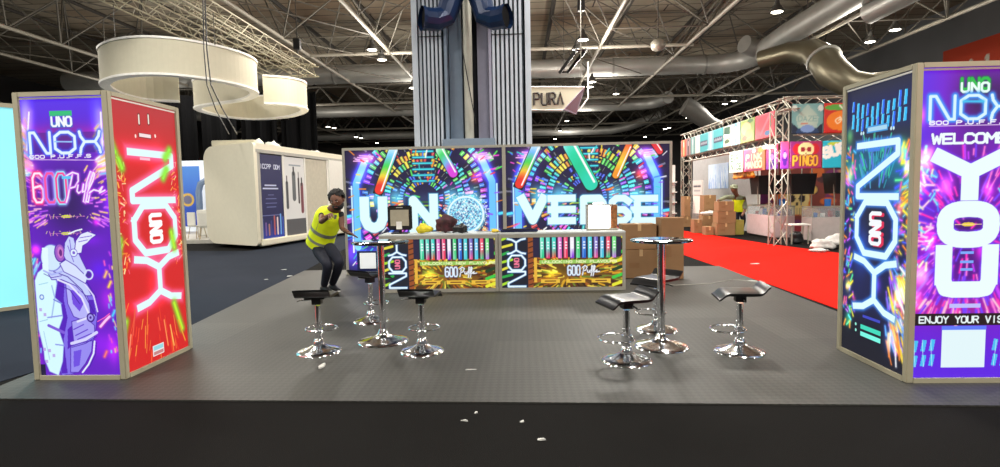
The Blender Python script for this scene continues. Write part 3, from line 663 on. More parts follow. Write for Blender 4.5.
u, v = q(160.5, 349); a.rect(u-.08, u+.08, v-.05, v+.05, (240, 235, 235)); a.rect(u-.07, u+.07, v-.045, v-.01, (200, 130, 130)); a.rect(u-.07, u+.07, v, v+.04, (150, 215, 225))
tower(LX0, LX1, LY0, LY1, 'left light tower showing a purple astronaut print and a red side', front, b, True)
# --- right tower
RX0, RX1, RY0, RY1 = 3.024, 3.904, 4.411, 5.389
w = RX1-RX0-.11; a = Art(w, PH, 250, (70, 10, 150)); Q0 = q_y(RX0+.055, RY0, .05); q = lambda x, y: Q0(x, y)
def bg(u, v):
    c = np.zeros(u.shape+(3,)); c[:] = (128, 18, 200)
    k = np.exp(-((v-.9)/.09)**2)[..., None]*.75*np.clip((u-.2)*3, 0, 1)[..., None]; c = c*(1-k)+np.array((40, 8, 60))*k
    k = np.clip(1-u/.35, 0, 1)[..., None]*.8*(v > .5)[..., None]; c = c*(1-k)+np.array((90, 50, 240))*k
    k = (np.clip((.3-v)/.25, 0, 1))[..., None]*.8; c = c*(1-k)+np.array((84, 30, 235))*k
    k = np.exp(-((u-.5)/.25)**2-((v-.5)/.25)**2)[..., None]*.75; c = c*(1-k)+np.array((44, 0, 84))*k
    k = np.exp(-((v-.235)/.03)**2)[..., None]*.7; c = c*(1-k)+np.array((190, 20, 150))*k
    return c
a.grad(bg)
cen = (w/2, q(969, 232)[1])
for _ in range(3):
    a.streaks(100, (0, w, .55, 1.75), cen, .1, .009, [(255, 40, 190), (200, 60, 255), (120, 60, 255), (255, 120, 220)], .008, .05)
a.streaks(60, (0, .16, .9, 1.8), cen, .05, .01, [(120, 230, 255), (255, 200, 240), (80, 120, 255), (255, 240, 200)], .008, 1)
a.streaks(60, (w-.16, w, .9, 1.8), cen, .05, .01, [(120, 230, 255), (255, 200, 240), (80, 120, 255)], .008, 1)
a.streaks(60, (0, w, .5, .64), cen, .08, .01, [(255, 190, 220), (120, 60, 255), (255, 60, 180)], .008, .1)
for x, y, r, c in ((926, 160, .05, (255, 200, 60)), (932, 156, .05, (255, 150, 60)), (921, 115, .05, (255, 90, 120)), (948, 186, .05, (255, 110, 200)), (922, 185, .05, (190, 120, 255)), (917, 300, .05, (255, 120, 60)), (922, 276, .06, (255, 190, 90)), (990, 190, .04, (255, 90, 180)), (932, 242, .05, (255, 30, 150)), (985, 250, .05, (255, 40, 160))):
    u, v = q(x, y); a.blob(u, v, r, r*1.4, c, .8)
a.text('UNO', q(963.5, 92)[0], q(963, 91.5)[1]+.02, .08, .052, .022, .02, (30, 190, 70), .01, (20, 160, 60)); a.text('UNO', q(963.5, 92)[0], q(963, 91.5)[1], .065, .052, .022, .018, (235, 255, 250), .006, (20, 160, 80))
u0, v0 = q(931.5, 119.5); u1, v1 = q(1016, 94); cwn = (w-2*u0)/3.5
a.text(['NN', 'OO', 'XX'], u0, v0, v1-v0, cwn, cwn*.25, .022, (215, 245, 255), .02, (60, 160, 255), .95)
a.line([q(966, 101), q(985, 101)], .014, (60, 190, 240), .01)
a.line([q(931, 126), (w-.06, q(931, 126)[1])], .006, (240, 210, 255)); a.text('600 P.U.F.F.S', u0, q(931, 124.5)[1], .026, .037, .0135, .009, (250, 250, 255))
u0, v0 = q(934, 143.5); a.text('WELCOME', u0, v0, .07, (w-2*u0)/8.9, (w-2*u0)/8.9*.233, .019, (240, 255, 255), .006, (90, 30, 160))
CW_ = (236, 255, 252)
FAT = []
def fat(P, th): a.line(P, th, CW_, .015, (120, 60, 255), .6, sq=len(P) < 9); FAT.append((P, th))
fat([(w*.5-.23, q(960, 153)[1]-.03), (w/2, q(969, 172)[1])], .115); fat([(w*.5+.23, q(960, 153)[1]-.03), (w/2, q(969, 172)[1])], .115); fat([(w/2, q(969, 172)[1]), (w/2, q(969, 192)[1])], .13)
cy0 = q(969, 224.5)[1]; R = [(w/2+.175*np.sign(math.cos(k*PI/12))*abs(math.cos(k*PI/12))**.7, cy0+.12*np.sign(math.sin(k*PI/12))*abs(math.sin(k*PI/12))**.7) for k in range(25)]
fat(R, .125)
yt, yb = q(960, 253)[1], q(960, 290)[1]
fat([(w/2-.175, yt-.1), (w/2-.175, yb+.07), (w/2-.15, yb+.01), (w/2-.1, yb), (w/2+.1, yb), (w/2+.15, yb+.01), (w/2+.175, yb+.07), (w/2+.175, yt-.1), (w/2+.175, yt-.101)], .125); fat([(w/2-.175, yt), (w/2-.175, yb+.1)], .125); fat([(w/2+.175, yt), (w/2+.175, yb+.1)], .125)
for P, th in FAT: a.line(P, th, CW_, sq=len(P) < 9)
u, v = w/2, cy0; a.ell(u, v, .05, .016, (240, 210, 60)); a.line([(u-.1, v), (u+.1, v)], .006, (255, 220, 160))
for dy, ww in ((q(966, 253)[1], .05), (q(966, 262)[1], .05), (q(966, 270)[1], .045)): a.rect(w/2-ww, w/2+ww, dy-.01, dy+.01, (120, 170, 255))
u, v = q(967, 307); a.rect(w/2-.12, w/2+.12, v-.01, v+.022, (190, 190, 255))
v1, v0 = q(960, 314)[1], q(960, 326)[1]; a.rect(0, w, v0, v1, (12, 2, 16))
u0, _ = q(921, 320); a.text('ENJOY YOUR VISIT', u0, v0+.022, v1-v0-.045, .0355, .0105, .011, (240, 255, 255))
u0, v0 = q(943, 368); u1, v1 = q(988, 330); a.rect(w/2-.17, w/2+.17, v1, v1+.03, (90, 120, 250)); a.rect(w/2-.165, w/2+.165, v0, v1, (226, 246, 250))
for sx in (-1, 1):
    for i in range(3):
        for j in range(2): u = w/2+sx*(.24+i*.065); v = .14+j*.12-i*.005; a.poly([(u-.022, v-.04), (u+.01, v-.045), (u+.024, v+.045), (u-.008, v+.05)], (70, 190, 245))
        a.line([(w/2+sx*(.235+i*.065), .09), (w/2+sx*(.25+i*.065), .3)], .004, (200, 250, 255))
front = a
w2 = RY1-RY0-.11; a = Art(w2, PH, 250, (10, 20, 50))
def q(x, y): p = at(x, y, 0, RX0); return (float(RY1-.055-p[1]), float(p[2]-.05))
def bg(u, v):
    c = np.zeros(u.shape+(3,)); c[:] = (16, 26, 84)
    k = np.clip((v-.93)/.05, 0, 1)[..., None]; c = c*(1-k)+np.array((26, 30, 62))*k
    k = np.exp(-((v-.8)/.03)**2)[..., None]*.9; c = c*(1-k)+np.array((30, 16, 40))*k
    k = np.exp(-((v-.7)/.09)**2)[..., None]*.9; c = c*(1-k)+np.array((14, 120, 150))*k
    k = np.clip((.2-v)/.1, 0, 1)[..., None]*.9; c = c*(1-k)+np.array((6, 10, 30))*k
    k = np.exp(-((u-.5)/.18)**2-((v-.48)/.2)**2)[..., None]*.9; c = c*(1-k)+np.array((8, 10, 34))*k
    return c
a.grad(bg)
cen = (w2/2, 1.2)
pal = [(90, 240, 160), (250, 230, 60), (80, 200, 255), (200, 80, 255), (255, 90, 170), (255, 140, 50), (60, 90, 255)]
a.streaks(100, (0, .16, .25, 1.85), cen, .05, .011, pal, .012, .8); a.streaks(150, (w2-.2, w2, .2, 1.85), cen, .07, .013, pal, .014, .6)
a.streaks(80, (.25, w2-.25, 1.5, 1.85), cen, .12, .006, [(40, 170, 190), (60, 220, 160), (90, 120, 230)], .006, .1)
a.streaks(70, (.62, w2, .15, .9), cen, .16, .012, [(255, 220, 60), (255, 255, 255), (150, 90, 255), (90, 160, 255), (255, 130, 40)], .012, .15)
for x, y, r, c, s in ((900, 150, .05, (120, 255, 60), .9), (905, 168, .04, (255, 230, 60), .9), (848, 136, .05, (120, 220, 60), .6), (848, 176, .05, (250, 220, 60), .7), (897, 210, .045, (255, 90, 40), .9), (900, 290, .06, (255, 240, 60), 1.), (893, 300, .05, (255, 140, 30), .7), (846, 285, .04, (250, 230, 60), .8), (888, 340, .07, (90, 140, 255), .7), (846, 318, .05, (60, 230, 120), .6), (875, 285, .05, (150, 60, 255), .6), (852, 300, .03, (255, 60, 60), .6), (856, 190, .06, (90, 60, 220), .6), (860, 250, .12, (40, 110, 240), .5)):
    u, v = q(x, y); a.blob(u, v, r, r*1.5, c, s)
# cyan crest bars
for i in range(11):
    for j in range(2):
        f = i/10; u = .09+f*(w2-.18); arcv = .06*(2*f-1)**2
        v = 2.16-j*.11+arcv*(.6 if j else 1)+(.02 if i % 3 == 0 else 0); hgt = .045+.02*((i*7+j*3) % 4)/3
        c = (40, 190, 255) if (i+j) % 3 else (30, 110, 250)
        a.poly([(u-.016, v-hgt), (u+.018, v-hgt), (u+.026, v+hgt), (u-.006, v+hgt)], c); a.line([(u-.014, v-hgt), (u, v+hgt)], .006, (150, 240, 255))
u, v = q(875, 128.5); a.rect(u-.14, u+.14, v-.03, v+.03, (60, 150, 220)); a.rect(u-.125, u+.125, v-.018, v+.018, (170, 215, 240)); 
for du in (-.22, -.19, .18, .21): a.ell(u+du, v-.02, .012, .015, (200, 230, 240))
u, v = q(872, 150); a.rect(u-.08, u+.08, v-.012, v+.014, (60, 120, 220))
vertical_nox(a, .19, .71, q(877, 314)[1]+.0, q(875, 146)[1]+.02, .056, (222, 252, 255), .022, (60, 150, 255), (245, 250, 255), (225, 30, 80))
for y0, c in ((330, (60, 220, 190)), (337, (120, 250, 230))):
    u, v = q(868, y0); a.rect(u-.14, u+.14, v-.02, v+.02, c)
u, v = q(869, 319); a.rect(u-.12, u+.12, v-.012, v+.012, (60, 70, 200))
for y0 in (325, 331): u, v = q(857, y0); a.ell(u-.05, v, .012, .014, (150, 240, 220))
tower(RX0, RX1, RY0, RY1, 'right light tower with white welcome wording and a dark blue side', front, a, False)
# ------------------------------------------------------------------ backdrop wall of two lightboxes
BX0, BXM, BX1, BY = -3.479, -.312, 2.919, 10.832
PALV = [(255, 60, 60), (255, 150, 40), (255, 235, 60), (90, 230, 90), (60, 220, 220), (70, 130, 255), (150, 70, 255), (255, 80, 220), (255, 255, 255)]
def tunnel(w, h, cu, cv, seed):
    a = Art(w, h, 120, (26, 18, 50)); r = np.random.default_rng(seed)
    U, V = a.U-cu, a.V-cv; d = np.hypot(U, V*1.0); an = np.arctan2(V, U)
    # side walls of the corridor
    def band(m, col, al): a.c[:] = a.c*(1-(m*al)[..., None])+(m*al)[..., None]*np.array(col)/255.
    band(np.exp(-((a.U/w-.5)/.62)**2), (30, 24, 70), .8)
    rings = [(.30, .40, 44, .8), (.42, .54, 52, .85), (.56, .66, 46, .6), (.68, .82, 64, .95), (.82, .98, 72, .9), (1.0, 1.1, 44, .6), (1.12, 1.26, 70, .9), (1.28, 1.42, 60, .8), (1.46, 1.62, 40, .6)]
    for r0, r1, n, dens in rings:
        k = np.floor((an+PI)/(2*PI)*n).astype(int); fr = (an+PI)/(2*PI)*n-k
        for i in range(n):
            if r.random() > dens: continue
            th = (i+.5)/n*2*PI-PI
            base = PALV[int((abs(th-PI/2)/PI*11+r.integers(0, 3))) % 8]
            if r0 < .6 and r.random() < .5: base = (60, 90, 255)
            if r0 in (.56, 1.0, 1.46): base = (30, 30, 46) if r.random() < .6 else base
            rr1 = r1-(r1-r0)*r.random()*.4
            m = (k == i) & (d > r0) & (d < rr1) & (fr > .16) & (fr < .84)
            a.c[m] = np.array(base)/255.*r.uniform(.75, 1.0)
            m2 = m & (fr > .4) & (fr < .55); a.c[m2] = np.clip(a.c[m2]+.35, 0, 1)
    # cyan ceiling ladder
    for j in range(9):
        v = cv+.36+j*.115; ww = .26-.004*j
        a.line([(cu-ww, v), (cu+ww, v)], .05, (24, 24, 40)); a.line([(cu-ww*.8, v), (cu+ww*.8, v)], .026, (70, 225, 240), .02, (30, 140, 170), .7)
    a.blob(cu, cv, .3, .14, (30, 60, 60), .6); 
    for x in (-.55, .55, -.95, .95): a.blob(cu+x, cv+.02, .16, .2, (90, 230, 230), .75)
    for j in range(6): a.line([(cu-.3, cv-.05-j*.07), (cu+.3, cv-.05-j*.07)], .03, [(60, 110, 60), (150, 190, 60), (40, 60, 70)][j % 3])
    for s in (-1, 1):
        x = cu+s*1.34
        a.line([(x, .5), (x, 1.75), (x-s*.2, 2.2)], .13, (110, 200, 255), .06, (60, 90, 255), .8); a.line([(x+s*.09, .4), (x+s*.09, 1.7)], .03, (200, 245, 255))
        a.blob(cu+s*1.1, h*.93, .22, .12, (255, 90, 255), .8); a.blob(cu+s*1.2, h*.8, .2, .15, (90, 60, 255), .7)
        for j in range(4): a.line([(cu+s*(.98+j*.05), h-.12-.03*j), (cu+s*(1.25+j*.04), h-.1-.035*j)], .022, (255, 190, 255))
        for v in (.75, 1.12): a.line([(cu+s*1.47, v), (cu+s*1.6, v+.02*s)], .05, (90, 230, 255), .02, (40, 150, 255))
        a.blob(cu+s*1.5, .45, .1, .25, (120, 30, 160), .7)
    a.blob(cu+1.02, cv+.42, .1, .1, (255, 60, 20), 1.)
    a.blob(cu-1.1, .3, .5, .25, (50, 70, 230), .9); a.blob(cu+1.1, .3, .5, .25, (50, 70, 230), .9)
    a.streaks(160, (.1, w-.1, .1, h-.05), (cu, cv), .1, .016, PALV, .01, .2)
    return a
def tube_art(a, p0, p1, th, cols):
    n = 24; k = len(cols)-1
    p0 = np.array(p0); p1 = np.array(p1)
    a.line([tuple(p0), tuple(p1)], th+.03, (20, 20, 30), sq=True)
    for i in range(n):
        t = (i+.5)/n*k; j = min(k-1, int(t)); c = lerp(cols[j], cols[j+1], t-j)
        a.line([tuple(p0+(p1-p0)*i/n), tuple(p0+(p1-p0)*(i+1)/n)], th, tuple(c))
    a.line([tuple(p0+(p1-p0)*.55), tuple(p1)], th, tuple(cols[-1])) if False else None
    dd = (p1-p0)/np.linalg.norm(p1-p0); nn = np.array([-dd[1], dd[0]])*th*.28
    a.line([tuple(p0+nn), tuple(p1+nn)], th*.16, (255, 255, 255))
bd = thing('backdrop_wall', ((BX0+BX1)/2, BY, .012), 'wide two-panel backdrop of glowing tunnel artwork with huge white letters', 'backdrop')
g = .05
for x0, x1 in ((BX0, BX0+g), (BXM-.035, BXM+.035), (BX1-g, BX1)): MB().bb(x0, x1, BY, BY+.12, .012, 2.51).build('frame_post', ALU, bd, bevel=.005)
for x0, x1 in ((BX0+g, BXM-.035), (BXM+.035, BX1-g)):
    for z0, z1 in ((.012, .06), (2.46, 2.51)): MB().bb(x0, x1, BY, BY+.12, z0, z1).build('frame_rail', ALU, bd)
    MB().bb(x0, x1, BY+.1, BY+.115, .06, 2.46).build('back_panel', WHITE, bd)
wl = BXM-.035-BX0-g; hl = 2.4
a = tunnel(wl, hl, wl/2, 1.42, 5); q = q_y(BX0+g, BY, .06)
tube_art(a, q(393, 150), q(378.8, 190), .17, [(240, 255, 255), (120, 210, 255), (70, 220, 90), (250, 220, 60), (240, 40, 40)])
tube_art(a, q(440, 150), q(453, 173), .17, [(220, 255, 240), (70, 220, 110), (120, 190, 240), (230, 60, 220)])
a.blob(*q(460, 140), .1, .1, (255, 60, 60), .5)
def bigline(a, *PP, th):
    for P in PP: a.line(P, th, (226, 253, 255), .018, (60, 190, 240), .8, sq=True)
    for P in PP: a.line(P, th, (226, 253, 255), sq=True)
u0, v1 = q(359, 197); u1, v0 = q(388, 232.5); th = .19
bigline(a, [(u0+th/2, v1-th/2), (u0+th/2, v0+.28), (u0+th/2+.06, v0+th/2+.05), (u0+th/2+.16, v0+th/2), (u1-th/2-.16, v0+th/2), (u1-th/2-.06, v0+th/2+.05), (u1-th/2, v0+.28), (u1-th/2, v1-th/2)], th=th)
u0, v1 = q(408.5, 196); u1, v0 = q(438.5, 230); th = .17
bigline(a, [(u0+th/2, v0+.04), (u0+th/2, v1-th/2), (u1-th/2, v0+th/2), (u1-th/2, v1-.05)], th=th)
u, v = q(465.7, 214.5)
rr = np.random.default_rng(3)
a.ell(u, v, .40, .40, (120, 225, 250), .55, .25); a.ell(u, v, .34, .34, (150, 205, 235))
for _ in range(700):
    t, r_ = rr.uniform(0, 2*PI), .32*math.sqrt(rr.random()); x, y = u+r_*math.cos(t), v+r_*math.sin(t)
    a.ell(x, y, .014, .014, [(245, 255, 255), (90, 130, 190), (200, 250, 255), (60, 90, 150), (120, 230, 250)][rr.integers(5)])
a.line([(u+.345*math.cos(k*PI/20), v+.345*math.sin(k*PI/20)) for k in range(41)], .035, (235, 255, 255), .03, (120, 220, 255))
for _ in range(120):
    t = rr.uniform(0, 2*PI); r_ = rr.uniform(.37, .47); x, y = u+r_*math.cos(t), v+r_*math.sin(t); a.ell(x, y, .01, .01, (225, 250, 255))
a.mesh('graphic_panel', PRINT_LIT, face_y(BX0+g, BY+.02, .06), bd)
wr = BX1-g-BXM-.035; a = tunnel(wr, hl, wr/2, 1.42, 9); q = q_y(BXM+.035, BY, .06)
tube_art(a, q(536, 147), q(519.5, 184), .17, [(240, 255, 255), (120, 190, 255), (70, 220, 90), (250, 200, 60), (240, 40, 40)])
tube_art(a, q(570, 145), q(591, 183.5), .26, [(150, 240, 240), (40, 220, 170), (30, 205, 150), (40, 215, 180)])
tube_art(a, q(629, 146), q(616, 175), .13, [(250, 90, 60), (250, 170, 60), (245, 220, 60), (250, 150, 40)])
tube_art(a, q(654, 142), q(660, 151), .12, [(230, 40, 60), (240, 60, 70)])
u0, v1 = q(517.5, 195); u1, v0 = q(548, 224); th = .17
bigline(a, [(u0+th/2, v1-th/2), ((u0+u1)/2, v0+th/2), (u1-th/2, v1-th/2)], th=th)
def bigE(xa, xb):
    u0, v1 = q(xa, 195); u1, v0 = q(xb, 224); th = .135
    bigline(a, *[[(u0, v), (u1-th/2, v)] for v in (v0+th/2, (v0+v1)/2, v1-th/2)], [(u0+th/2, v0+th/2), (u0+th/2, v1-th/2)], th=th)
bigE(551, 576); bigE(634, 658.5)
u0, v1 = q(580, 195); u1, v0 = q(607, 224); th = .14
bigline(a, [(u0+th/2, v0+th/2), (u0+th/2, v1-th/2), (u1-th, v1-th/2), (u1-th/2, v1-.17), (u1-th/2, v1-.26), (u1-th, v0+.28), (u0+th/2, v0+.28)], [((u0+u1)/2, v0+.25), (u1-th/2, v0+th/2)], th=th)
u0, v1 = q(609, 195); u1, v0 = q(632, 224); th = .13; x0, x1, y0, y1 = u0+th/2, u1-th/2, v0+th/2, v1-th/2; ym = (y0+y1)/2
bigline(a, [(x1, y1-.06), (x1-.08, y1), (x0+.08, y1), (x0, y1-.07), (x0, ym+.08), (x0+.08, ym), (x1-.08, ym), (x1, ym-.08), (x1, y0+.07), (x1-.08, y0), (x0+.08, y0), (x0, y0+.06)], th=th)
a.mesh('graphic_panel', PRINT_LIT, face_y(BXM+.035, BY+.02, .06), bd)
# ------------------------------------------------------------------ two counters
WX0, WX1, WY, WZ = -2.273, 1.639, 8.761, .946
WM = at(498.5, 262, 1, WY)[0]
VAPE = [((90, 225, 190), (40, 200, 130)), ((90, 220, 200), (230, 50, 110)), ((60, 215, 200), (240, 80, 50)), ((225, 110, 200), (240, 120, 200)), ((240, 70, 120), (240, 60, 90)), ((245, 240, 250), (130, 50, 220)), ((60, 210, 120), (90, 210, 150)),
        ((60, 130, 220), (20, 100, 210)), ((80, 215, 225), (60, 205, 215)), ((120, 110, 200), (240, 90, 150)), ((90, 190, 235), (70, 205, 225)), ((240, 80, 110), (60, 200, 130)), ((120, 230, 130), (190, 120, 225))]
def counter(x0, x1, label, seed):
    t = thing('counter', ((x0+x1)/2, WY, .012), label, 'counter', 'front counters with lit fronts')
    D = .55; g = .05
    for x in (x0, x1-g):
        for y in (WY, WY+D-g): MB().bb(x, x+g, y, y+g, .012, WZ-.03).build('corner_post', ALU, t, bevel=.004)
    for z0, z1 in ((.012, .065), (WZ-.08, WZ-.03)):
        MB().bb(x0+g, x1-g, WY, WY+.05, z0, z1).build('frame_rail', ALU, t)
    MB().bb(x0, x1, WY-.005, WY+D, WZ-.03, WZ).build('counter_top', M('counter_top', (206, 210, 206), .35, var=.03), t, bevel=.006)
    MB().bb(x0+.01, x0+.02, WY+g, WY+D-g, .06, WZ-.04).bb(x1-.02, x1-.01, WY+g, WY+D-g, .06, WZ-.04).build('side_panel', WHITE, t)
    MB().bb(x0+g, x1-g, WY+D-.02, WY+D-.01, .06, WZ-.04).build('back_panel', WHITE, t)
    w, h = x1-x0-2*g, WZ-.08-.065; a = Art(w, h, 150, (70, 40, 14)); r = np.random.default_rng(seed)
    a.grad(lambda u, v: np.array((84, 48, 18))*np.ones(u.shape+(1,))*(.55+.5*np.sin(v*9)**2)[..., None]+np.exp(-((u-.55)/.4)**2-((v-.25)/.25)**2)[..., None]*np.array((60, 50, 0)))
    a.streaks(230, (.42, w, 0, h*.55), (w*.56, .2), .12, .02, [(216, 160, 30), (240, 216, 80), (170, 96, 26), (96, 48, 18), (46, 24, 10), (110, 130, 40)], .006, .15)
    a.blob(w*.42, h*.28, .09, .07, (230, 200, 50), .7)
    # dark strip with the turned word and leaf stripes
    a.rect(0, .42, 0, h, (16, 22, 40))
    for i in range(7): a.line([(0, .05+i*.12), (.1+.06*(i % 2), .09+i*.12)], .04, [(170, 220, 40), (40, 170, 70), (230, 220, 60)][i % 3]); a.line([(w-.14, .03+i*.12), (w, .08+i*.12)], .05, [(230, 230, 50), (60, 200, 70), (20, 60, 30)][i % 3])
    vertical_nox(a, .1, .37, .02, h-.02, .026, (232, 250, 255), .01, (60, 140, 230), (240, 120, 150), None, cw=False)
    a.rect(.42, .5, 0, h, (150, 76, 34)); a.rect(.51, .56, h*.1, h, (235, 180, 60))
    for j in range(9): a.line([(.43, .04+j*.085), (.49, .06+j*.085)], .02, (70, 30, 16))
    n = len(VAPE); X0 = .6; dx = (w-.07-X0)/n
    a.rect(.5, w-.02, h*.6, h, (34, 26, 60))
    for i, (c1, c2) in enumerate(VAPE):
        x = X0+dx*(i+.4); tt = dx*.62
        a.rect(x-tt/2, x+tt/2, h*.58, h, c1)
        for k in range(8): a.rect(x-tt/2, x+tt/2, h*.58+k*.02, h*.58+(k+1)*.02, tuple(lerp(c2, c1, k/8)))
        a.rect(x-tt*.3, x-tt*.12, h*.6, h, tuple(lerp(c1, (255, 255, 255), .7)), .7)
        for k in range(3): a.ell(x+tt*.06, h*.78+k*.045, .018, .014, (250, 250, 255), .85)
    a.rect(.6, w-.2, h*.47, h*.545, (150, 200, 90)); a.text('UNLOCKING NEW FLAVOURS'.replace('K', 'K').replace('G', 'G'), .64, h*.487, .034, .042, .012, .01, (240, 245, 190))
    cxv = .6+(w-.7)*.42
    a.text('600', cxv-.06, h*.24, .15, .05, .02, .034, (60, 70, 140)); a.text('600', cxv-.06, h*.24, .15, .05, .02, .022, (225, 240, 250))
    X = cxv+.17
    def SP(P): return [(X+x*.27, h*.24+y*.15) for x, y in P]
    for P in ([(0, 0), (.1, .9)], [(0, .8), (.15, 1), (.28, .85), (.2, .5), (.08, .45)], [(.3, .5), (.3, .3), (.38, .25), (.45, .5), (.45, .25)], [(.5, -.1), (.62, .9), (.55, 1), (.52, .4)], [(.62, -.1), (.74, .9), (.68, 1), (.62, .3)], [(.7, .3), (.85, .5), (.8, .3), (1, .35)]): a.line(SP(P), .018, (235, 240, 245), .006, (60, 60, 110))
    for x in (.62, 1.02, 1.42):
        if x+.3 < w: a.rect(x, x+.3, h*.09, h*.16, (236, 190, 60)); a.rect(x+.06, x+.24, h*.11, h*.14, (120, 70, 20))
    a.mesh('graphic_panel', PRINT_LIT, face_y(x0+g, WY+.02, .065), t)
    return t
counter(WX0, WM-.003, 'lit counter behind the left bar table, with black bundles on top', 4)
counter(WM+.003, WX1, 'lit counter below the bright white box, beside the cardboard boxes', 5)
# things on the counters
def on(name, label, cat, x, y=8.95): return thing(name, (x, y, WZ), label, cat)
t = on('card_stand', 'black framed stand with a grey beige card on the left counter', 'stand', -1.97)
x0, x1 = -2.165, -1.765
mb = MB(); mb.bb(x0, x1, 8.95, 8.99, WZ+.06, WZ+.46).build('frame', BLACK, t, bevel=.02)
MB().bb(x0+.05, x1-.05, 8.935, 8.949, WZ+.13, WZ+.39).build('card', M('grey_beige_card', (168, 160, 138), .7, var=.08, scale=12), t)
mb = MB(); mb.bb(-2.02, -1.93, 8.93, 8.947, WZ+.075, WZ+.2).build('clip', WHITE, t)
a = Art(.14, .035, 300, (22, 22, 24)); a.line([(.02, .017), (.12, .017)], .01, (190, 190, 190)); a.mesh('nameplate', PRINT, face_y(-2.035, 8.946, WZ+.41), t)
MB().bb(-2.1, -1.83, 8.9, 9.06, WZ+.001, WZ+.02).bb(-1.99, -1.94, 8.97, 8.99, WZ+.02, WZ+.08).build('foot', BLACK, t)
def lump(name, label, cat, c, s, mat, seed, parent=None, sub=3):
    bm = bmesh.new(); bmesh.ops.create_icosphere(bm, subdivisions=sub, radius=1); r = np.random.default_rng(seed); ph = r.uniform(0, 6, 9)
    for v in bm.verts:
        p = v.co; k = 1+.16*math.sin(4*p.x+ph[0])+.13*math.sin(5*p.y+ph[1])+.12*math.sin(6*p.z+ph[2])+.08*math.sin(11*p.x+9*p.z+ph[3])
        v.co = Vector((p.x*s[0]*k, p.y*s[1]*k, max(-.5, p.z)*s[2]*k))
    lo = min(v.co.z for v in bm.verts)
    for v in bm.verts: v.co += Vector((c[0], c[1], c[2]-lo))
    me = bpy.data.meshes.new(name); bm.to_mesh(me); bm.free()
    o = link(name, me, mat, parent, True)
    if label: tag(o, label, cat)
    return o
lump('folded_vest', 'yellow hi-vis cloth heaped beside the black framed stand', 'cloth', (-1.58, 8.98, WZ), (.13, .1, .09), M('yellow_cloth', (205, 190, 40), .8, var=.25, scale=18), 1)
lump('jacket', 'dark red and black jacket heaped on the left counter', 'jacket', (-1.22, 9.03, WZ), (.18, .11, .17), M('dark_red_cloth', (58, 18, 26), .8, var=.8, scale=14), 2)
lump('bag', 'black bag slumped next to the dark red jacket', 'bag', (-.97, 8.88, WZ), (.12, .07, .09), BLACK, 3)
tag(MB().path([(-.72, 8.96, WZ+.012), (-.45, 8.95, WZ+.012), (-.3, 8.95, WZ+.012)], .011, 6).build('marker_rod', M('silver_rod', (190, 190, 190), .4, .6)), 'thin silver rod lying on the left counter', 'rod')
t = on('folded_bag', 'flat navy blue bag lying across the join of the counters', 'bag', -.05, 8.92)
MB().box((-.03, 8.93, WZ+.024), (.6, .16, .044), .02).build('bag_body', M('navy_cloth', (20, 26, 66), .7, var=.2), t, bevel=.012)
MB().path([(-.3, 8.86, WZ+.05), (-.2, 8.83, WZ+.055), (.1, 8.83, WZ+.055), (.2, 8.87, WZ+.05)], .008, 6).build('strap', BLACK, t)
lump('tape_roll', 'small yellow tape ball by the navy bag', 'tape', (-.42, 8.9, WZ), (.06, .05, .035), M('yellow_tape', (216, 186, 50), .5), 6, sub=2)
tag(MB().box((.72, 8.93, WZ+.006), (.62, .24, .01), .03).build('paper_sheet', M('pale_sheet', (236, 246, 250), .5)), 'pale sheet of paper lying flat on the right counter', 'paper')
t = on('lit_display_box', 'brilliant white lit box with a handle on the right counter', 'light box', 1.25)
MB().bb(1.06, 1.56, 8.95, 9.15, WZ+.005, WZ+.035).build('base', ALU, t, bevel=.004)
MB().bb(1.085, 1.44, 8.95, 9.14, WZ+.036, WZ+.395).build('glowing_body', M('white_glow', (255, 252, 250), em=3.2, var=0), t, bevel=.02)
MB().bb(1.442, 1.545, 8.955, 9.14, WZ+.036, WZ+.40).build('brown_side', M('brown_gold_print', (150, 96, 50), .5, var=.5, scale=22), t, bevel=.006)
MB().bb(1.06, 1.084, 8.955, 9.14, WZ+.036, WZ+.41).bb(1.06, 1.55, 8.955, 9.14, WZ+.401, WZ+.415).build('frame', ALU, t)
MB().bb(1.16, 1.34, 9.0, 9.08, WZ+.416, WZ+.452).build('handle', M('white_handle', (250, 250, 250), .3, em=.8), t, bevel=.012)
# ------------------------------------------------------------------ cardboard boxes beside the counters
def carton(name, x0, x1, y0, y1, z0, z1, label, tape=True, rz=0, group='brown cardboard boxes'):
    t = thing(name, ((x0+x1)/2, (y0+y1)/2, z0), label, 'box', group); c = Vector(((x0+x1)/2, (y0+y1)/2, 0))
    o1 = MB().box((c.x, c.y, (z0+z1)/2), (x1-x0, y1-y0, z1-z0-.004)).build('carton', CARD, t, bevel=.006)
    if tape:
        MB().box((c.x, c.y, z1-.001), (.06, y1-y0+.004, .003)).box((c.x, y0-.001, z1-.06), (.06, .003, .12)).build('tape', M('parcel_tape', (196, 164, 118), .3), t)
    MB().box((c.x-(x1-x0)*.2, y0-.001, z0+(z1-z0)*.45), ((x1-x0)*.3, .003, (z1-z0)*.18)).build('printed_patch', M('carton_patch', (138, 102, 66), .8), t)
    t.rotation_euler.z = rz
    return t
G1 = 'cardboard boxes beside the right counter'
carton('cardboard_box', 1.83, 2.42, 9.9, 10.3, .014, .53, 'wide brown box on the floor, lower of the two touching the right counter', group=G1)
carton('cardboard_box', 1.80, 2.40, 9.92, 10.32, .53, .98, 'brown box stacked on the wide box beside the right counter', group=G1)
carton('cardboard_box', 2.44, 2.83, 9.75, 10.15, .014, 1.09, 'tall brown box standing upright behind the right bar table', tape=False, group=G1)
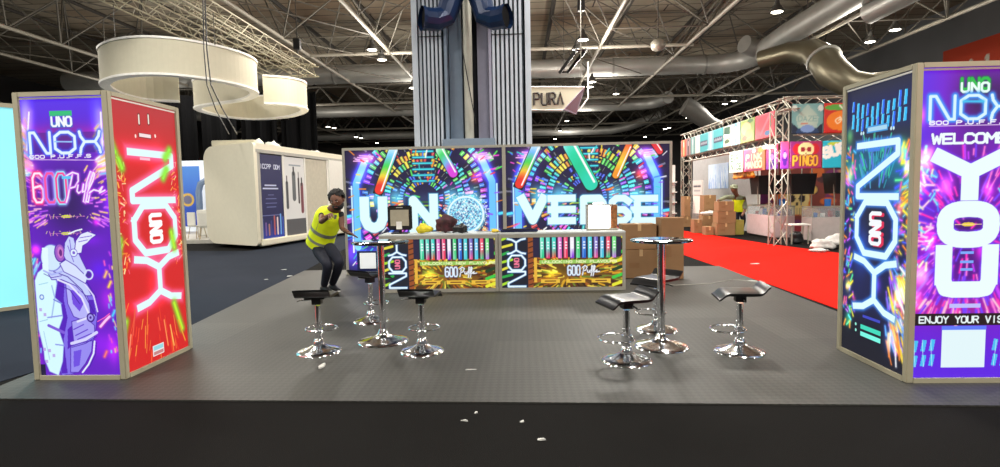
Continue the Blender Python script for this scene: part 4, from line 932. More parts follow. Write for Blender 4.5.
# ------------------------------------------------------------------ bar tables and stools
def trumpet(r, h): return [(r, 0), (r*.985, .008), (r*.9, .02), (r*.7, .034), (r*.45, .05), (r*.25, .075), (.055, h*.75), (.042, h), (.03, h+.01)]
def bar_stool():
    t = thing('bar_stool', (0, 0, 0), '', 'bar stool', 'black bar stools on chrome bases')
    MB().lathe([(.0, .0)]+trumpet(.222, .13), n=40).build('base', CHROME, t, smooth=True)
    MB().lathe([(.033, .125), (.033, .3), (.028, .302), (.028, .47), (.0, .47)], n=24).build('column', CHROME, t, smooth=True)
    R = [(0+.155*math.sin(a), .15*-math.cos(a)-.1, .215) for a in [2*PI*k/28 for k in range(28)]]
    MB().path(R, .009, 8, closed=True).build('footrest_ring', CHROME, t, smooth=True)
    MB().lathe([(.0, .19), (.046, .19), (.046, .235), (.0, .235)], n=20).build('footrest_collar', CHROME, t, smooth=True)
    # wave shaped seat: profile runs front to back, extruded sideways
    n = 22; prof = []
    for k in range(n+1):
        s = k/n; y = -.21+.42*s; z = .575-.06*math.exp(-((s)/.11)**2)+.068*math.exp(-((1-s)/.1)**2)-.012*math.sin(PI*s)
        prof.append((y, z))
    mb = MB(); vs = []; fs = []; W = .175; m = 9
    for side in (0, 1):
        for i, (y, z) in enumerate(prof):
            for j in range(m):
                f = -1+2*j/(m-1); e = 1-abs(f)**6*.25; th = .036*(.55+.45*math.sin(PI*min(1, max(0, i/n))))
                vs.append((f*W, y, z+(th*e if side == 0 else -.0)+ (0 if side == 0 else 0)))
    N1 = (n+1)*m
    for i in range(n):
        for j in range(m-1):
            q_ = i*m+j; fs.append((q_, q_+1, q_+m+1, q_+m)); fs.append((N1+q_, N1+q_+m, N1+q_+m+1, N1+q_+1))
    for i in range(n): fs += [(i*m, i*m+m, N1+i*m+m, N1+i*m), (i*m+m-1, N1+i*m+m-1, N1+i*m+2*m-1, i*m+2*m-1)]
    for j in range(m-1): fs += [(j, N1+j, N1+j+1, j+1), (n*m+j, n*m+j+1, N1+n*m+j+1, N1+n*m+j)]
    mb.add(vs, fs); mb.build('seat', SEATM, t, smooth=True)
    MB().box((0, 0, .5575), (.2, .2, .018)).box((0, 0, .52), (.09, .09, .07)).build('seat_plate', BLACK, t, bevel=.004)
    MB().path([(0.03, 0, .53), (.16, 0, .525), (.2, 0, .515)], .007, 6).build('lever', CHROME, t, smooth=True)
    return t
Z0 = .013
S_ = [((-2.055, 5.44), 180+4, 'black bar stool at the left end of the stand, nearest the left tower'), ((-1.005, 5.42), 176, 'black bar stool in front of the left counter, right of the left table'),
      ((-1.885, 6.77), 150, 'black bar stool behind the left bar table, carrying the small framed sheet'),
      ((.955, 5.07), -74, 'black bar stool left of the right bar table, nearest the viewer'), ((2.08, 5.33), -98, 'black bar stool right of the right bar table, standing apart'), ((1.5, 6.2), -50, 'black bar stool behind the right bar table, beside the cardboard boxes')]
st = bar_stool()
for i, ((x, y), rz, lab) in enumerate(S_):
    o = st if i == 0 else copy_tree(st); o.location = (x, y, Z0); o.rotation_euler.z = math.radians(rz); o['label'] = lab
    if x > 0: o.scale = (1.07, 1.07, 1.0)
def bar_table():
    t = thing('bar_table', (0, 0, 0), '', 'bar table', 'round bar tables on chrome stems')
    MB().lathe([(.0, .0)]+trumpet(.272, .13), n=48).build('base', CHROME, t, smooth=True)
    MB().lathe([(.038, .125), (.038, 1.04), (.0, 1.04)], n=24).build('stem', CHROME, t, smooth=True)
    MB().lathe([(.0, 1.035), (.12, 1.04), (.12, 1.052), (.0, 1.052)], n=32).build('top_bracket', CHROME, t, smooth=True)
    MB().lathe([(.0, 1.052), (.292, 1.052), (.3, 1.058), (.3, 1.07), (.295, 1.074), (.0, 1.074)], n=56).build('table_top', M('mirror_top', (150, 165, 175), .07, 1.), t, smooth=True)
    return t
tb = bar_table(); tb.location = (-1.495, 5.82, Z0); tb['label'] = 'round bar table between the three left stools'
o = copy_tree(tb); o.location = (1.385, 5.53, Z0); o['label'] = 'round bar table between the three right stools'
t = thing('sheet_holder', (-1.9, 6.75, .62), 'small framed white sheet propped on the stool behind the left table', 'sign holder')
zz = .625
MB().box((-1.9, 6.78, zz+.14), (.27, .012, .25)).build('frame', M('blue_black_frame', (30, 40, 90), .4), t)
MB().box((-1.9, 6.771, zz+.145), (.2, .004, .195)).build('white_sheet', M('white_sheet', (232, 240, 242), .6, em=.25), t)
MB().box((-1.9, 6.74, zz+.006), (.27, .12, .01)).build('foot', BLACK, t)
# ------------------------------------------------------------------ people
SKIN = M('brown_skin', (112, 72, 52), .55, var=.08); HAIR = M('black_hair', (16, 13, 12), .7, bump=.6, bscale=90)
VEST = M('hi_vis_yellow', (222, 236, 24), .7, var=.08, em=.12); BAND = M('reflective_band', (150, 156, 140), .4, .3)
def skin_fig(name, chains, mat, parent, root=0, sub=2, merge=True):
    """chains: lists of (point, radius); a chain starting with an int joins an earlier vertex"""
    vs, es, rs = [], [], []
    for ch in chains:
        prev = None
        for it in ch:
            if isinstance(it, int): prev = it; continue
            vs.append(it[0]); rs.append(it[1]); i = len(vs)-1
            if prev is not None: es.append((prev, i))
            prev = i
    me = bpy.data.meshes.new(name); me.from_pydata([tuple(v) for v in vs], es, [])
    o = bpy.data.objects.new(name, me); C.objects.link(o)
    sk = o.modifiers.new('skin', 'SKIN'); sk.use_smooth_shade = True; sk.branch_smoothing = .4
    for i, r in enumerate(rs):
        v = me.skin_vertices[0].data[i]; v.radius = r if isinstance(r, tuple) else (r, r); v.use_root = (i == root)
    m = o.modifiers.new('sub', 'SUBSURF'); m.levels = m.render_levels = sub
    dg = bpy.context.evaluated_depsgraph_get(); me2 = bpy.data.meshes.new_from_object(o.evaluated_get(dg))
    bpy.data.objects.remove(o); me2.materials.clear()
    return link(name, me2, mat, parent, True)
def ring_loft(pts, n=20):
    """pts: (centre, rx, ry, tilt axis normal) stacked oval rings -> closed garment"""
    mb = MB(); vs = []; fs = []; k = len(pts)
    for c, rx, ry, up, rt in pts:
        up = Vector(up).normalized(); rt = Vector(rt); rt = (rt-up*rt.dot(up)).normalized(); fw = up.cross(rt)
        for j in range(n):
            a = 2*PI*j/n; vs.append(Vector(c)+rt*math.cos(a)*rx+fw*math.sin(a)*ry)
    for i in range(k-1):
        for j in range(n): j2 = (j+1) % n; fs.append((i*n+j, i*n+j2, (i+1)*n+j2, (i+1)*n+j))
    return mb.add(vs, fs)
def W(x, y, Y): return Vector(at(x, y, 1, Y))
p = thing('person', (-3.15, 8.95, .012), 'crouching person in yellow hi-vis vest pointing at the viewer', 'person')
hip = W(320, 243, 9.0); waist = W(323, 233, 8.93); chest = W(328, 220, 8.8); neckb = W(333, 210, 8.68); neck = W(335, 206, 8.62); head = W(337, 202, 8.54)
hipL = hip+Vector((-.09, .02, -.03)); hipR = hip+Vector((.11, 0, -.03))
kL = W(328, 265, 8.62); kR = W(340, 262, 8.66)
aL = W(324, 288, 8.92); aR = W(332, 286.5, 9.06)
toeL = W(332, 292.5, 8.74); toeR = W(341, 290, 8.84)
shA = W(323.5, 212.5, 8.74); shB = W(340.5, 212, 8.74)
elA = W(321, 222, 8.42); haA = W(331, 214.5, 8.12)
elB = W(342, 228.5, 8.66); haB = W(349.5, 233.5, 8.45)
ch = [[(hip, (.15, .12)), (waist, (.145, .11)), (chest, (.165, .12)), (neckb, (.12, .09)), (neck, .055), (head+Vector((0, .02, -.02)), .075), (head+Vector((0, .02, .05)), .085)]]
i0 = 7
ch.append([0, (hipL, .105), (kL.lerp(hipL, .5), .09), (kL, .07), (kL.lerp(aL, .4), .062), (aL, .043), (aL.lerp(toeL, .45)-Vector((0,0,.01)), .026)])
ch.append([0, (hipR, .105), (kR.lerp(hipR, .5), .09), (kR, .07), (kR.lerp(aR, .4), .062), (aR, .043), (aR.lerp(toeR, .45)-Vector((0,0,.01)), .026)])
ch.append([3, (shA, .07), (shA.lerp(elA, .5), .055), (elA, .045), (elA.lerp(haA, .5), .04), (haA, .03)])
ch.append([3, (shB, .07), (shB.lerp(elB, .5), .053), (elB, .043), (elB.lerp(haB, .5), .038), (haB, .028)])
body = skin_fig('body', ch, SKIN, p)
# head with face features, part of the body mesh's look
def sphere_obj(name, c, s, mat, parent, sub=3, rot=None, fn=None):
    bm = bmesh.new(); bmesh.ops.create_icosphere(bm, subdivisions=sub, radius=1)
    for v in bm.verts:
        q_ = Vector((v.co.x*s[0], v.co.y*s[1], v.co.z*s[2]))
        if fn: q_ = fn(q_, v.co)
        if rot is not None: q_ = rot @ q_
        v.co = q_+Vector(c)
    me = bpy.data.meshes.new(name); bm.to_mesh(me); bm.free(); return link(name, me, mat, parent, True)
HR = Matrix.Rotation(math.radians(22), 3, 'X') @ Matrix.Rotation(math.radians(-8), 3, 'Y')
def headfn(q_, u):
    if u.z < -.1: q_ = Vector((q_.x*(1+.35*u.z), q_.y-.01*(-u.z), q_.z*1.12))
    if u.y < -.6 and abs(u.x) < .22 and -.35 < u.z < .2: q_ = q_+Vector((0, -.022, 0))
    if u.y < -.5 and .12 < u.z < .35: q_ = q_+Vector((0, -.006, 0))
    return q_
hc = head+Vector((0, 0, .02)); HS = 1.18
sphere_obj('head', hc, (.1, .115, .135), SKIN, p, 4, HR, headfn)
for sx in (-1, 1):
    e = hc+HS*HR @ Vector((sx*.034, -.089, .022)); sphere_obj('eye', e, (.012, .009, .008), M('eye_white', (225, 220, 210), .3), p, 2)
    sphere_obj('pupil', e+HR @ Vector((0, -.007, 0)), (.008, .006, .008), BLACK, p, 1)
    sphere_obj('ear', hc+HS*HR @ Vector((sx*.088, .01, 0)), (.017, .028, .038), SKIN, p, 2)
    MB().path([hc+HS*HR @ Vector((sx*.016, -.1, .043)), hc+HS*HR @ Vector((sx*.05, -.092, .046))], .006, 6).build('eyebrow', HAIR, p)
def beardfn(q_, u): return q_ if u.z < .05 else Vector((q_.x*.96, q_.y*.7, q_.z))
sphere_obj('beard', hc+HS*HR @ Vector((0, -.012, -.052)), (.092, .106, .092), HAIR, p, 3, HR, beardfn)
sphere_obj('mouth', hc+HS*HR @ Vector((0, -.104, -.05)), (.03, .012, .011), M('lips', (130, 70, 64), .5), p, 2)
sphere_obj('moustache', hc+HS*HR @ Vector((0, -.104, -.034)), (.042, .014, .012), HAIR, p, 2)
def hairfn(q_, u):
    k = 1+.05*math.sin(17*u.x+3)+.05*math.sin(19*u.z)+.04*math.sin(15*u.y)
    if u.y < -.3: q_ = Vector((q_.x, q_.y*.75, max(q_.z, .03)))
    return q_*k
sphere_obj('hair', hc+HS*HR @ Vector((0, .028, .045)), (.128, .132, .13), HAIR, p, 4, HR, hairfn)
# hands with five fingers each
def hand(pos, fwd, palm_n, name, spread=.3, curl=.5, s=1., point=False):
    fwd = Vector(fwd).normalized(); n = Vector(palm_n); n = (n-fwd*n.dot(fwd)).normalized(); sd = fwd.cross(n)
    ch = [[(Vector(pos)-fwd*.02, .028*s), (Vector(pos)+fwd*.03*s, (.034*s, .02*s)), (Vector(pos)+fwd*.065*s, (.034*s, .017*s))]]; mb = MB()
    o = skin_fig(name, ch, SKIN, p, sub=2)
    for k, (off, L) in enumerate(((-.03, .07), (-.01, .08), (.011, .075), (.03, .058))):
        c_ = curl if not (point and k == 0) else .05
        b0 = Vector(pos)+fwd*.06*s+sd*off*s; d0 = (fwd+sd*off*spread*20*.5).normalized(); pts = [b0]; d = d0
        for q_ in range(3): d = (d+n*c_*.55).normalized(); pts.append(pts[-1]+d*L*s/3*1.1)
        MB().path(pts, [.0095*s, .009*s, .008*s, .0065*s], 8).build('finger', SKIN, o, smooth=True)
    b0 = Vector(pos)+fwd*.015*s-sd*.03*s; d0 = (fwd*.6-sd).normalized()
    MB().path([b0, b0+d0*.03*s, b0+(d0+fwd*.4+n*.2).normalized()*.06*s], [.012*s, .0105*s, .008*s], 8).build('thumb', SKIN, o, smooth=True)
hand(haA, (.15, -1, -.02), (.2, -.1, -1), 'hand', curl=.75, s=1.25, point=True)
hand(haB, (.75, -.5, -.2), (0, -.5, -1), 'hand', spread=.9, curl=.15, s=1.2)
# clothes
tro = [[(hip+Vector((0, 0, .0)), (.175, .145)), (hip+(waist-hip)*.35, (.165, .13))], [0, (hipL, .125), (kL.lerp(hipL, .5), .108), (kL, .085), (kL.lerp(aL, .45), .075), (aL+Vector((0, 0, .03)), .06)], [0, (hipR, .125), (kR.lerp(hipR, .5), .108), (kR, .085), (kR.lerp(aR, .45), .075), (aR+Vector((0, 0, .03)), .06)]]
skin_fig('trousers', tro, M('navy_trousers', (18, 21, 38), .8, var=.2), p)
tee = [[(waist, (.155, .12)), (chest, (.175, .13)), (neckb, (.12, .1))], [2, (shA, .08), (shA.lerp(elA, .55), .068)], [2, (shB, .08), (shB.lerp(elB, .5), .066)]]
skin_fig('t_shirt', tee, M('black_tee', (20, 19, 22), .8), p)
U_ = (neckb-hip).normalized(); RT = (shB-shA).normalized()
def vring(t, rx, ry, k=1.):
    seq = [hip, waist, chest, neckb]; f = t*3; i = min(2, int(f)); return (seq[i].lerp(seq[i+1], f-i), rx*k, ry*k, U_, RT)
VP = [(-.06, .225, .185), (.1, .222, .18), (.3, .212, .172), (.5, .215, .172), (.68, .225, .175), (.8, .225, .17), (.9, .2, .155), (.98, .14, .12), (1.03, .085, .085)]
def vr(t):
    for (t0, a0, b0), (t1, a1, b1) in zip(VP[:-1], VP[1:]):
        if t0 <= t <= t1: f = (t-t0)/(t1-t0); return a0+(a1-a0)*f, b0+(b1-b0)*f
    return VP[0][1:]
vest = ring_loft([vring(t, *vr(t)) for t in [-.06+k*.06 for k in range(19)] if t <= 1.03]).build('vest', VEST, p, smooth=True)
for t0, t1 in ((.12, .2), (.38, .46)): ring_loft([vring(t, *vr(t), 1.015) for t in (t0, (t0+t1)/2, t1)]).build('reflective_band', BAND, vest, smooth=True)
F_ = U_.cross(RT); F_ = F_ if F_.y < 0 else -F_
for sx in (-1, 1):
    P = []
    for t in (.5, .62, .74, .86, .95):
        c, rx, ry, _, _ = vring(t, *vr(t), 1.02); ph = .5*sx; P.append(Vector(c)+RT.normalized()*math.sin(ph)*rx+F_*math.cos(ph)*ry)
    MB().path(P, (.022, .008), 6).build('reflective_band', BAND, vest, smooth=True)
SHOE = M('dark_trainer', (26, 26, 30), .6); SOLE = M('white_sole', (215, 215, 210), .6)
for an, to in ((aL, toeL), (aR, toeR)):
    d = Vector((to.x-an.x, to.y-an.y, 0)).normalized(); b0 = Vector((an.x, an.y, .06))-d*.06; b1 = b0+d*.29
    sh = MB().path([b0, b0+d*.1+Vector((0, 0, .02)), b0+d*.2-Vector((0, 0, .01)), b1-Vector((0, 0, .022))], [(.042, .045), (.05, .055), (.052, .036), (.038, .022)], 12).build('shoe', SHOE, p, smooth=True)
    MB().path([b0-Vector((0, 0, .037)), b0+d*.15-Vector((0, 0, .037)), b1-Vector((0, 0, .037))], [(.042, .011), (.052, .011), (.04, .011)], 10).build('sole', SOLE, sh, smooth=True)
# second person behind the boxes by the booth
Yp = 19.9
p = thing('person', (7.6, Yp, .01), 'stooping person in cap, grey top and yellow green vest behind stacked boxes', 'person')
hp = Vector((7.72, Yp+.05, .85)); ck = W(738.5, 200, Yp-.1); nk = W(736, 194, Yp-.25); hd = W(734, 189, Yp-.35)
legs = [((7.62, Yp, .45), (7.62, Yp+.15, .1), (7.62, Yp-.05, .05)), ((7.85, Yp, .45), (7.85, Yp+.15, .1), (7.85, Yp-.05, .05))]
AL = [ck+Vector((-.17, -.05, .1)), W(726, 197, Yp-.5), W(717, 201, Yp-.6)]; AR = [ck+Vector((.19, 0, .06)), W(745, 210, Yp-.3), W(742, 216, Yp-.6)]
ch = [[(hp, (.17, .14)), (hp.lerp(ck, .5), (.16, .13)), (ck, (.18, .13)), (nk, .075), (hd+Vector((0, 0, -.01)), .125), (hd+Vector((0, 0, .07)), .12)]]
for (k_, a_, t_), sx in zip(legs, (-.1, .1)): ch.append([0, (hp+Vector((sx, 0, -.05)), .11), (Vector(k_), .075), (Vector(a_), .05), (Vector(t_), .04)])
ch += [[2, (AL[0], .075), (AL[1], .052), (AL[2], .035)], [2, (AR[0], .075), (AR[1], .052), (AR[2], .035)]]
skin_fig('body', ch, SKIN, p)
GG = M('grey_green_cloth', (128, 134, 110), .8)
skin_fig('grey_top', [[(hp.lerp(ck, .2), (.18, .15)), (ck, (.21, .16)), (nk+Vector((0, 0, -.03)), .1)], [1, (AL[0], .1), (AL[1], .08), (AL[1].lerp(AL[2], .8), .06)], [1, (AR[0], .1), (AR[1], .075)]], GG, p)
ring_loft([(hp.lerp(ck, t), rx, ry, (0, -.1, 1), (1, 0, 0)) for t, rx, ry in ((-.2, .24, .21), (.3, .24, .21), (.7, .24, .2), (1.05, .2, .18))]).build('vest', VEST, p, smooth=True)
skin_fig('trousers', [[(hp, (.19, .16)), (hp+Vector((0, 0, .08)), (.18, .15))]]+[[0, (hp+Vector((sx, 0, -.05)), .13), (Vector(k_), .09), (Vector(a_)+Vector((0, 0, .03)), .065)] for (k_, a_, t_), sx in zip(legs, (-.1, .1))], M('navy_trousers', (18, 21, 38), .8), p)
sphere_obj('cap', hd+Vector((0, .01, .07)), (.135, .15, .1), GG, p)
MB().path([hd+Vector((0, -.1, .05)), hd+Vector((0, -.24, .03))], [(.09, .012), (.07, .008)], 10).build('cap_peak', GG, p)
for x in (7.62, 7.85): MB().path([(x, Yp+.2, .05), (x, Yp, .05), (x, Yp-.12, .035)], [(.045, .045), (.05, .045), (.035, .03)], 10).build('shoe', SHOE, p, smooth=True)
# ------------------------------------------------------------------ ring banner hanging on the left
def ribbon(pts, z0, z1, th=.12):
    mb = MB(); vs = []; fs = []; k = len(pts); P = [Vector((x, y, 0)) for x, y in pts]
    for i, q_ in enumerate(P):
        a_ = P[max(0, i-1)]; b_ = P[min(k-1, i+1)]; d = (b_-a_).normalized(); n = Vector((-d.y, d.x, 0))*th/2
        for s, z in ((1, z0), (1, z1), (-1, z1), (-1, z0)): vs.append((q_.x+n.x*s, q_.y+n.y*s, z))
    for i in range(k-1):
        for j in range(4): j2 = (j+1) % 4; fs.append((i*4+j, i*4+j2, (i+1)*4+j2, (i+1)*4+j))
    fs += [(0, 1, 2, 3), ((k-1)*4+3, (k-1)*4+2, (k-1)*4+1, (k-1)*4)]
    return mb.add(vs, fs)
def ringpts(cx, cy, rx, ry, a0, a1, n=40):
    return [(cx+rx*math.cos(math.radians(a0+(a1-a0)*i/n)), cy+ry*math.sin(math.radians(a0+(a1-a0)*i/n))) for i in range(n+1)]
zb, zt = 5.0, 5.98
rn = thing('ring_banner', (-10, 19, zb), 'huge cream S-shaped double ring fabric banner hanging on the left', 'hanging banner')
SP = [(-11.95, 19.34), (-12.84, 18.76), (-12.9, 17.6), (-12.45, 16.4), (-11.95, 15.75), (-11.24, 15.25), (-10.69, 15.03), (-10.17, 14.96), (-9.67, 15.07), (-9.25, 15.34), (-8.9, 15.74), (-8.58, 16.29), (-8.4, 16.9), (-8.4, 17.65), (-8.68, 18.36), (-9.2, 19.0), (-9.69, 19.4), (-10.47, 19.8), (-11.5, 20.25), (-12.2, 20.85), (-12.48, 21.95), (-12.37, 23.3), (-11.85, 24.09), (-10.99, 24.24), (-9.86, 23.77), (-8.99, 22.96), (-8.4, 22.1), (-8.2, 21.3), (-8.4, 20.75), (-8.66, 20.5), (-9.22, 20.2)]
def smooth_path(P, m=4):
    out = []; P = [np.array(p_) for p_ in P]
    for i in range(len(P)-1):
        p0, p1, p2, p3 = P[max(0, i-1)], P[i], P[i+1], P[min(len(P)-1, i+2)]
        for k in range(m):
            t = k/m; out.append(tuple(.5*((2*p1)+(-p0+p2)*t+(2*p0-5*p1+4*p2-p3)*t*t+(-p0+3*p1-3*p2+p3)*t**3)))
    out.append(tuple(P[-1])); return out
SP = smooth_path([(-10.55+(x+10.55)*.955, 19.6+(y-19.6)*.97) for x, y in SP])
ribbon(SP, zb, zt, .22).build('fabric_band', CREAM, rn)
for z, nm in ((zb, 'bottom_trim'), (zt, 'top_trim')): ribbon(SP, z-.03, z+.03, .28).build(nm, M('white_trim', (244, 242, 236), .5), rn)
for x, y in ((-11, 15.15), (-8.7, 16.0), (-11.0, 24.2), (-9.1, 23.1)):
    MB().bar((x, y, zt), (x, y, 6.9), .012, 4).build('suspension_wire', STEEL, rn)
BT = M('bright_truss', (190, 184, 162), .4, .4, var=.05)
def box_truss(a_, b_, w, label, grp='bright square rigging trusses over the ring banner', name='rigging_truss', step=.55, mat=BT, r=.024, up=None):
    a_ = Vector(a_); b_ = Vector(b_); L = (b_-a_).length; d = (b_-a_).normalized()
    upv = Vector((0, 0, 1)) if abs(d.z) < .9 else Vector((0, 1, 0)); sd = d.cross(upv).normalized(); upv = sd.cross(d)
    t = thing(name, a_, label, 'truss', grp)
    cs = [sd*(w/2)*i+upv*(w/2)*j for i, j in ((-1, -1), (1, -1), (1, 1), (-1, 1))]
    for c_ in cs: MB().bar(a_+c_, b_+c_, r, 6).build('chord', mat, t)
    mb = MB(); n = max(1, round(L/step)); s = L/n
    for i in range(n):
        p0, p1 = a_+d*s*i, a_+d*s*(i+1)
        for k in range(4):
            u, v = cs[k], cs[(k+1) % 4]
            mb.bar(p0+(u if i % 2 else v), p1+(v if i % 2 else u), r*.6, 4)
    mb.build('lattice', mat, t); return t
box_truss((-9.3, 9, 7.2), (-9.3, 25, 7.2), .46, 'bright square truss nearest the pillar above the ring banner')
box_truss((-9.8, 9, 7.2), (-9.8, 24.6, 7.2), .4, 'bright square truss in the middle of three above the ring banner')
box_truss((-11.0, 9, 7.2), (-11.0, 24.6, 7.2), .46, 'bright square truss farthest from the pillar above the ring banner')
box_truss((-11.3, 25, 7.2), (-9.0, 25, 7.2), .44, 'short bright truss closing the far end above the ring banner')
box_truss((-17, 12.5, 7.6), (-8.9, 12.5, 7.6), .44, 'bright cross truss at the top edge over the left tower')
def hoist(x, y, z, label):
    t = thing('chain_hoist', (x, y, z), label, 'hoist', 'black chain hoists')
    MB().box((x, y, z+.25), (.28, .22, .45)).build('motor_body', BLACK, t, bevel=.02)
    MB().bar((x, y, z+.45), (x, y, 12.3), .02, 5).build('chain', STEEL_D, t)
    MB().bar((x, y, z-.2), (x, y, z+.05), .035, 6).build('hook', STEEL_D, t)
hoist(-9.3, 23.6, 7.75, 'black chain hoist at the far end of the bright trusses'); hoist(-9.7, 17, 7.75, 'black chain hoist midway along the bright trusses'); hoist(-11, 13.2, 7.9, 'black chain hoist above the near rim of the ring banner')
hoist(*W(581, 12, 22), 'black chain hoist hanging right of the ribbed pillar')
tag(MB().path([tuple(W(205, 0, 11)), tuple(W(207, 50, 11)), tuple(W(211, 85, 11)), tuple(W(222, 108, 11.5)), tuple(W(237, 134, 16.5))], .014, 5).build('power_cable', BLACK), 'thin black cable falling in front of the ring banner', 'cable')
tag(MB().path([tuple(W(203, 0, 11.1)), tuple(W(204, 50, 11.1)), tuple(W(207, 85, 11.1)), tuple(W(216, 110, 11.6)), tuple(W(229, 134, 16.5))], .012, 5).build('power_cable', BLACK), 'thinner black cable just beside the one before the ring banner', 'cable')
# hanging sign right of pillar
Ys = 19.5
tl, tr, br_, bl = W(515, 87, Ys), W(584, 87, Ys), W(563, 110, Ys), W(515, 110, Ys)
sg = thing('hanging_sign', ((tl.x+tr.x)/2, Ys, bl.z), 'cream hanging sign with four dark letters right of the pillar', 'sign')
w = tr.x-tl.x; h = tl.z-bl.z
MB().add([tl, tr, br_, bl, tl+Vector((0, .04, 0)), tr+Vector((0, .04, 0)), br_+Vector((0, .04, 0)), bl+Vector((0, .04, 0))], [(0, 1, 2, 3), (7, 6, 5, 4), (0, 4, 5, 1), (1, 5, 6, 2), (2, 6, 7, 3), (3, 7, 4, 0)]).build('front_panel', CREAM, sg)
SL = M('sign_letters', (60, 54, 50), .6)
u0 = W(534, 105, Ys); u1 = W(563.5, 92.5, Ys); lh = u1.z-u0.z; lw = (u1.x-u0.x)
for i, c_ in enumerate('PURA'):
    mb = MB(); x = u0.x+i*lw*.265
    for stq in (FONT[c_] if c_ != 'A' else [[(0, 0), (2, 6), (4, 0)]]):
        mb.path([(x+a_/4*lw*.19, Ys-.012, u0.z+b_/6*lh) for a_, b_ in stq], .045, 6)
    mb.build('letter_'+c_.lower(), SL, sg)
bk = Vector((0, 1.6, 0)); tr2, br2 = Vector((tr.x+.1, Ys+1.4, tr.z)), Vector((br_.x+.55, Ys+1.2, br_.z))
MB().add([tr, tr2, br2, br_, tr+Vector((.03, -.03, 0)), tr2+Vector((.03, 0, 0)), br2+Vector((.03, 0, 0)), br_+Vector((.03, -.03, 0))], [(0, 1, 2, 3), (7, 6, 5, 4), (0, 4, 5, 1), (1, 5, 6, 2), (2, 6, 7, 3), (3, 7, 4, 0)]).build('side_panel', M('lilac_fabric', (150, 142, 160), .8), sg)
MB().path([tuple(W(588, 62, Ys+1)), tuple(W(588, 98, Ys+1)), tuple(W(579, 111, Ys+1))], .03, 6).path([tl, tr], .025, 5).path([bl, br_], .025, 5).build('edge_tube', M('white_trim', (244, 242, 236), .5), sg)
for x in (tl.x+.2, tr.x-.1): MB().bar((x, Ys, tl.z), (x, Ys, 9), .012, 4).build('suspension_wire', STEEL, sg)
t = thing('linear_fixture', tuple(W(572, 62, 24)), 'black double bar fixture hanging before the duct beside the sign', 'light fixture')
c0, c1 = W(581, 50, 22), W(564, 72, 26); 
for dx in (-.18, .18): MB().bar(c0+Vector((dx, 0, 0)), c1+Vector((dx, 0, 0)), .09, 4).build('bar', BLACK, t)
for c_ in (c0, c1): MB().bar(c_, (c_.x, c_.y, 12.55), .012, 4).build('suspension_rod', STEEL_D, t)
MB().bar(c0+Vector((-.18, 0, 0)), c0+Vector((.18, 0, 0)), .04, 4).bar(c1+Vector((-.18, 0, 0)), c1+Vector((.18, 0, 0)), .04, 4).build('cross_bracket', BLACK, t)
tag(MB().bar(tuple(W(658, 45, 27)), (*tuple(W(658, 45, 27))[:2], 12.55), .03, 5).build('suspension_rod', STEEL_D), 'thin rod carrying the grey dome fitting under the roof', 'rod')
sphere_obj('dome_camera', W(658, 45, 27), (.35, .35, .3), M('dome_grey', (150, 146, 136), .3, .3), None)
tag(bpy.data.objects['dome_camera'], 'grey dome fitting hanging under the roof right of the pillar', 'dome')
# ------------------------------------------------------------------ white rounded booth on the left
LB = thing('exhibition_booth', (-9.1, 21, 0), 'white rounded-corner booth with a blue poster and a door on the left', 'booth')
bx0, bx1, by0, by1, bz = -10.35, -7.95, 16.45, 25.2, 3.25
OFFW = M('off_white_panel', (232, 226, 204), .5, var=.02)
r = .42; pts = []
for (cx_, cz_, a0) in ((bx1-.12, bz-.12, 0), (bx0+r, bz-r, 90), (bx0+r, .12+r, 180), (bx1-.12, .24, 270)):
    rr_ = .12 if cx_ > -9 else r
    for k in range(7): t_ = math.radians(a0+15*k); pts.append((cx_+rr_*math.cos(t_), cz_+rr_*math.sin(t_)))
MB().prism(pts, .16, Matrix.Translation((0, by0, 0))).build('end_wall', OFFW, LB, smooth=True)
MB().prism(pts, .16, Matrix.Translation((0, by1-.16, 0))).build('end_wall', OFFW, LB, smooth=True)
MB().bb(bx0+.1, bx1-.02, by0+.16, by1-.16, bz-.28, bz-.02).build('roof_panel', OFFW, LB)
MB().bb(bx0+.1, bx1+.05, by0+.16, by1-.16, .1, .3).build('plinth', OFFW, LB, bevel=.03)
MB().bb(bx0+.02, bx0+.12, by0+.16, by1-.16, .3, bz-.3).build('back_wall', OFFW, LB)
GRYF = M('grey_frame', (170, 168, 160), .5)
for y0, y1 in ((by0+.16, by0+.32), (17.98, 18.1), (19.35, 19.45), (21.0, 21.12)): MB().bb(bx1-.14, bx1-.02, y0, y1, .3, bz-.28).build('frame_post', GRYF if y0 < 17 else WHITE, LB)
MB().bb(bx1-.1, bx1, by0+.1, by1-.1, bz-.3, bz-.2).build('frame_rail', GRYF, LB)
q = lambda x, y: (lambda p_: (float(p_[1]-16.62), float(p_[2]-.3)))(at(x, y, 0, -7.98))
a = Art(1.34, 2.62, 70, (28, 30, 92)); w = 1.34
a.grad(lambda u, v: np.array((26, 28, 84))*np.ones(u.shape+(1,))+np.exp(-((v-.02)/.12)**2)[..., None]*np.array((0, 20, 70)))
a.text('ICCPP ODM', .16, 2.18, .13, .09, .03, .026, (220, 226, 245))
for v, L in ((1.66, .6), (1.56, .8)): a.line([(w/2-L/2, v), (w/2+L/2, v)], .045, (200, 206, 236))
for v, L in ((1.36, .3), (1.24, .56), (1.1, .6), (.98, .5), (.72, 1.0)): a.line([(w/2-L/2, v), (w/2+L/2, v)], .02, (120, 128, 180))
for i, (u, hh, c) in enumerate(((.15, .5, (90, 110, 180)), (.33, .35, (120, 90, 160)), (.5, .3, (170, 120, 110)), (.62, .4, (60, 60, 130)), (.8, .55, (180, 90, 90)), (.97, .5, (230, 210, 210)), (1.15, .6, (110, 170, 240)), (1.28, .5, (60, 90, 190)))): a.line([(u, .12), (u, .12+hh)], .08, c)
a.mesh('blue_poster', PRINT, face_px(-7.985, 16.62, .3), LB)
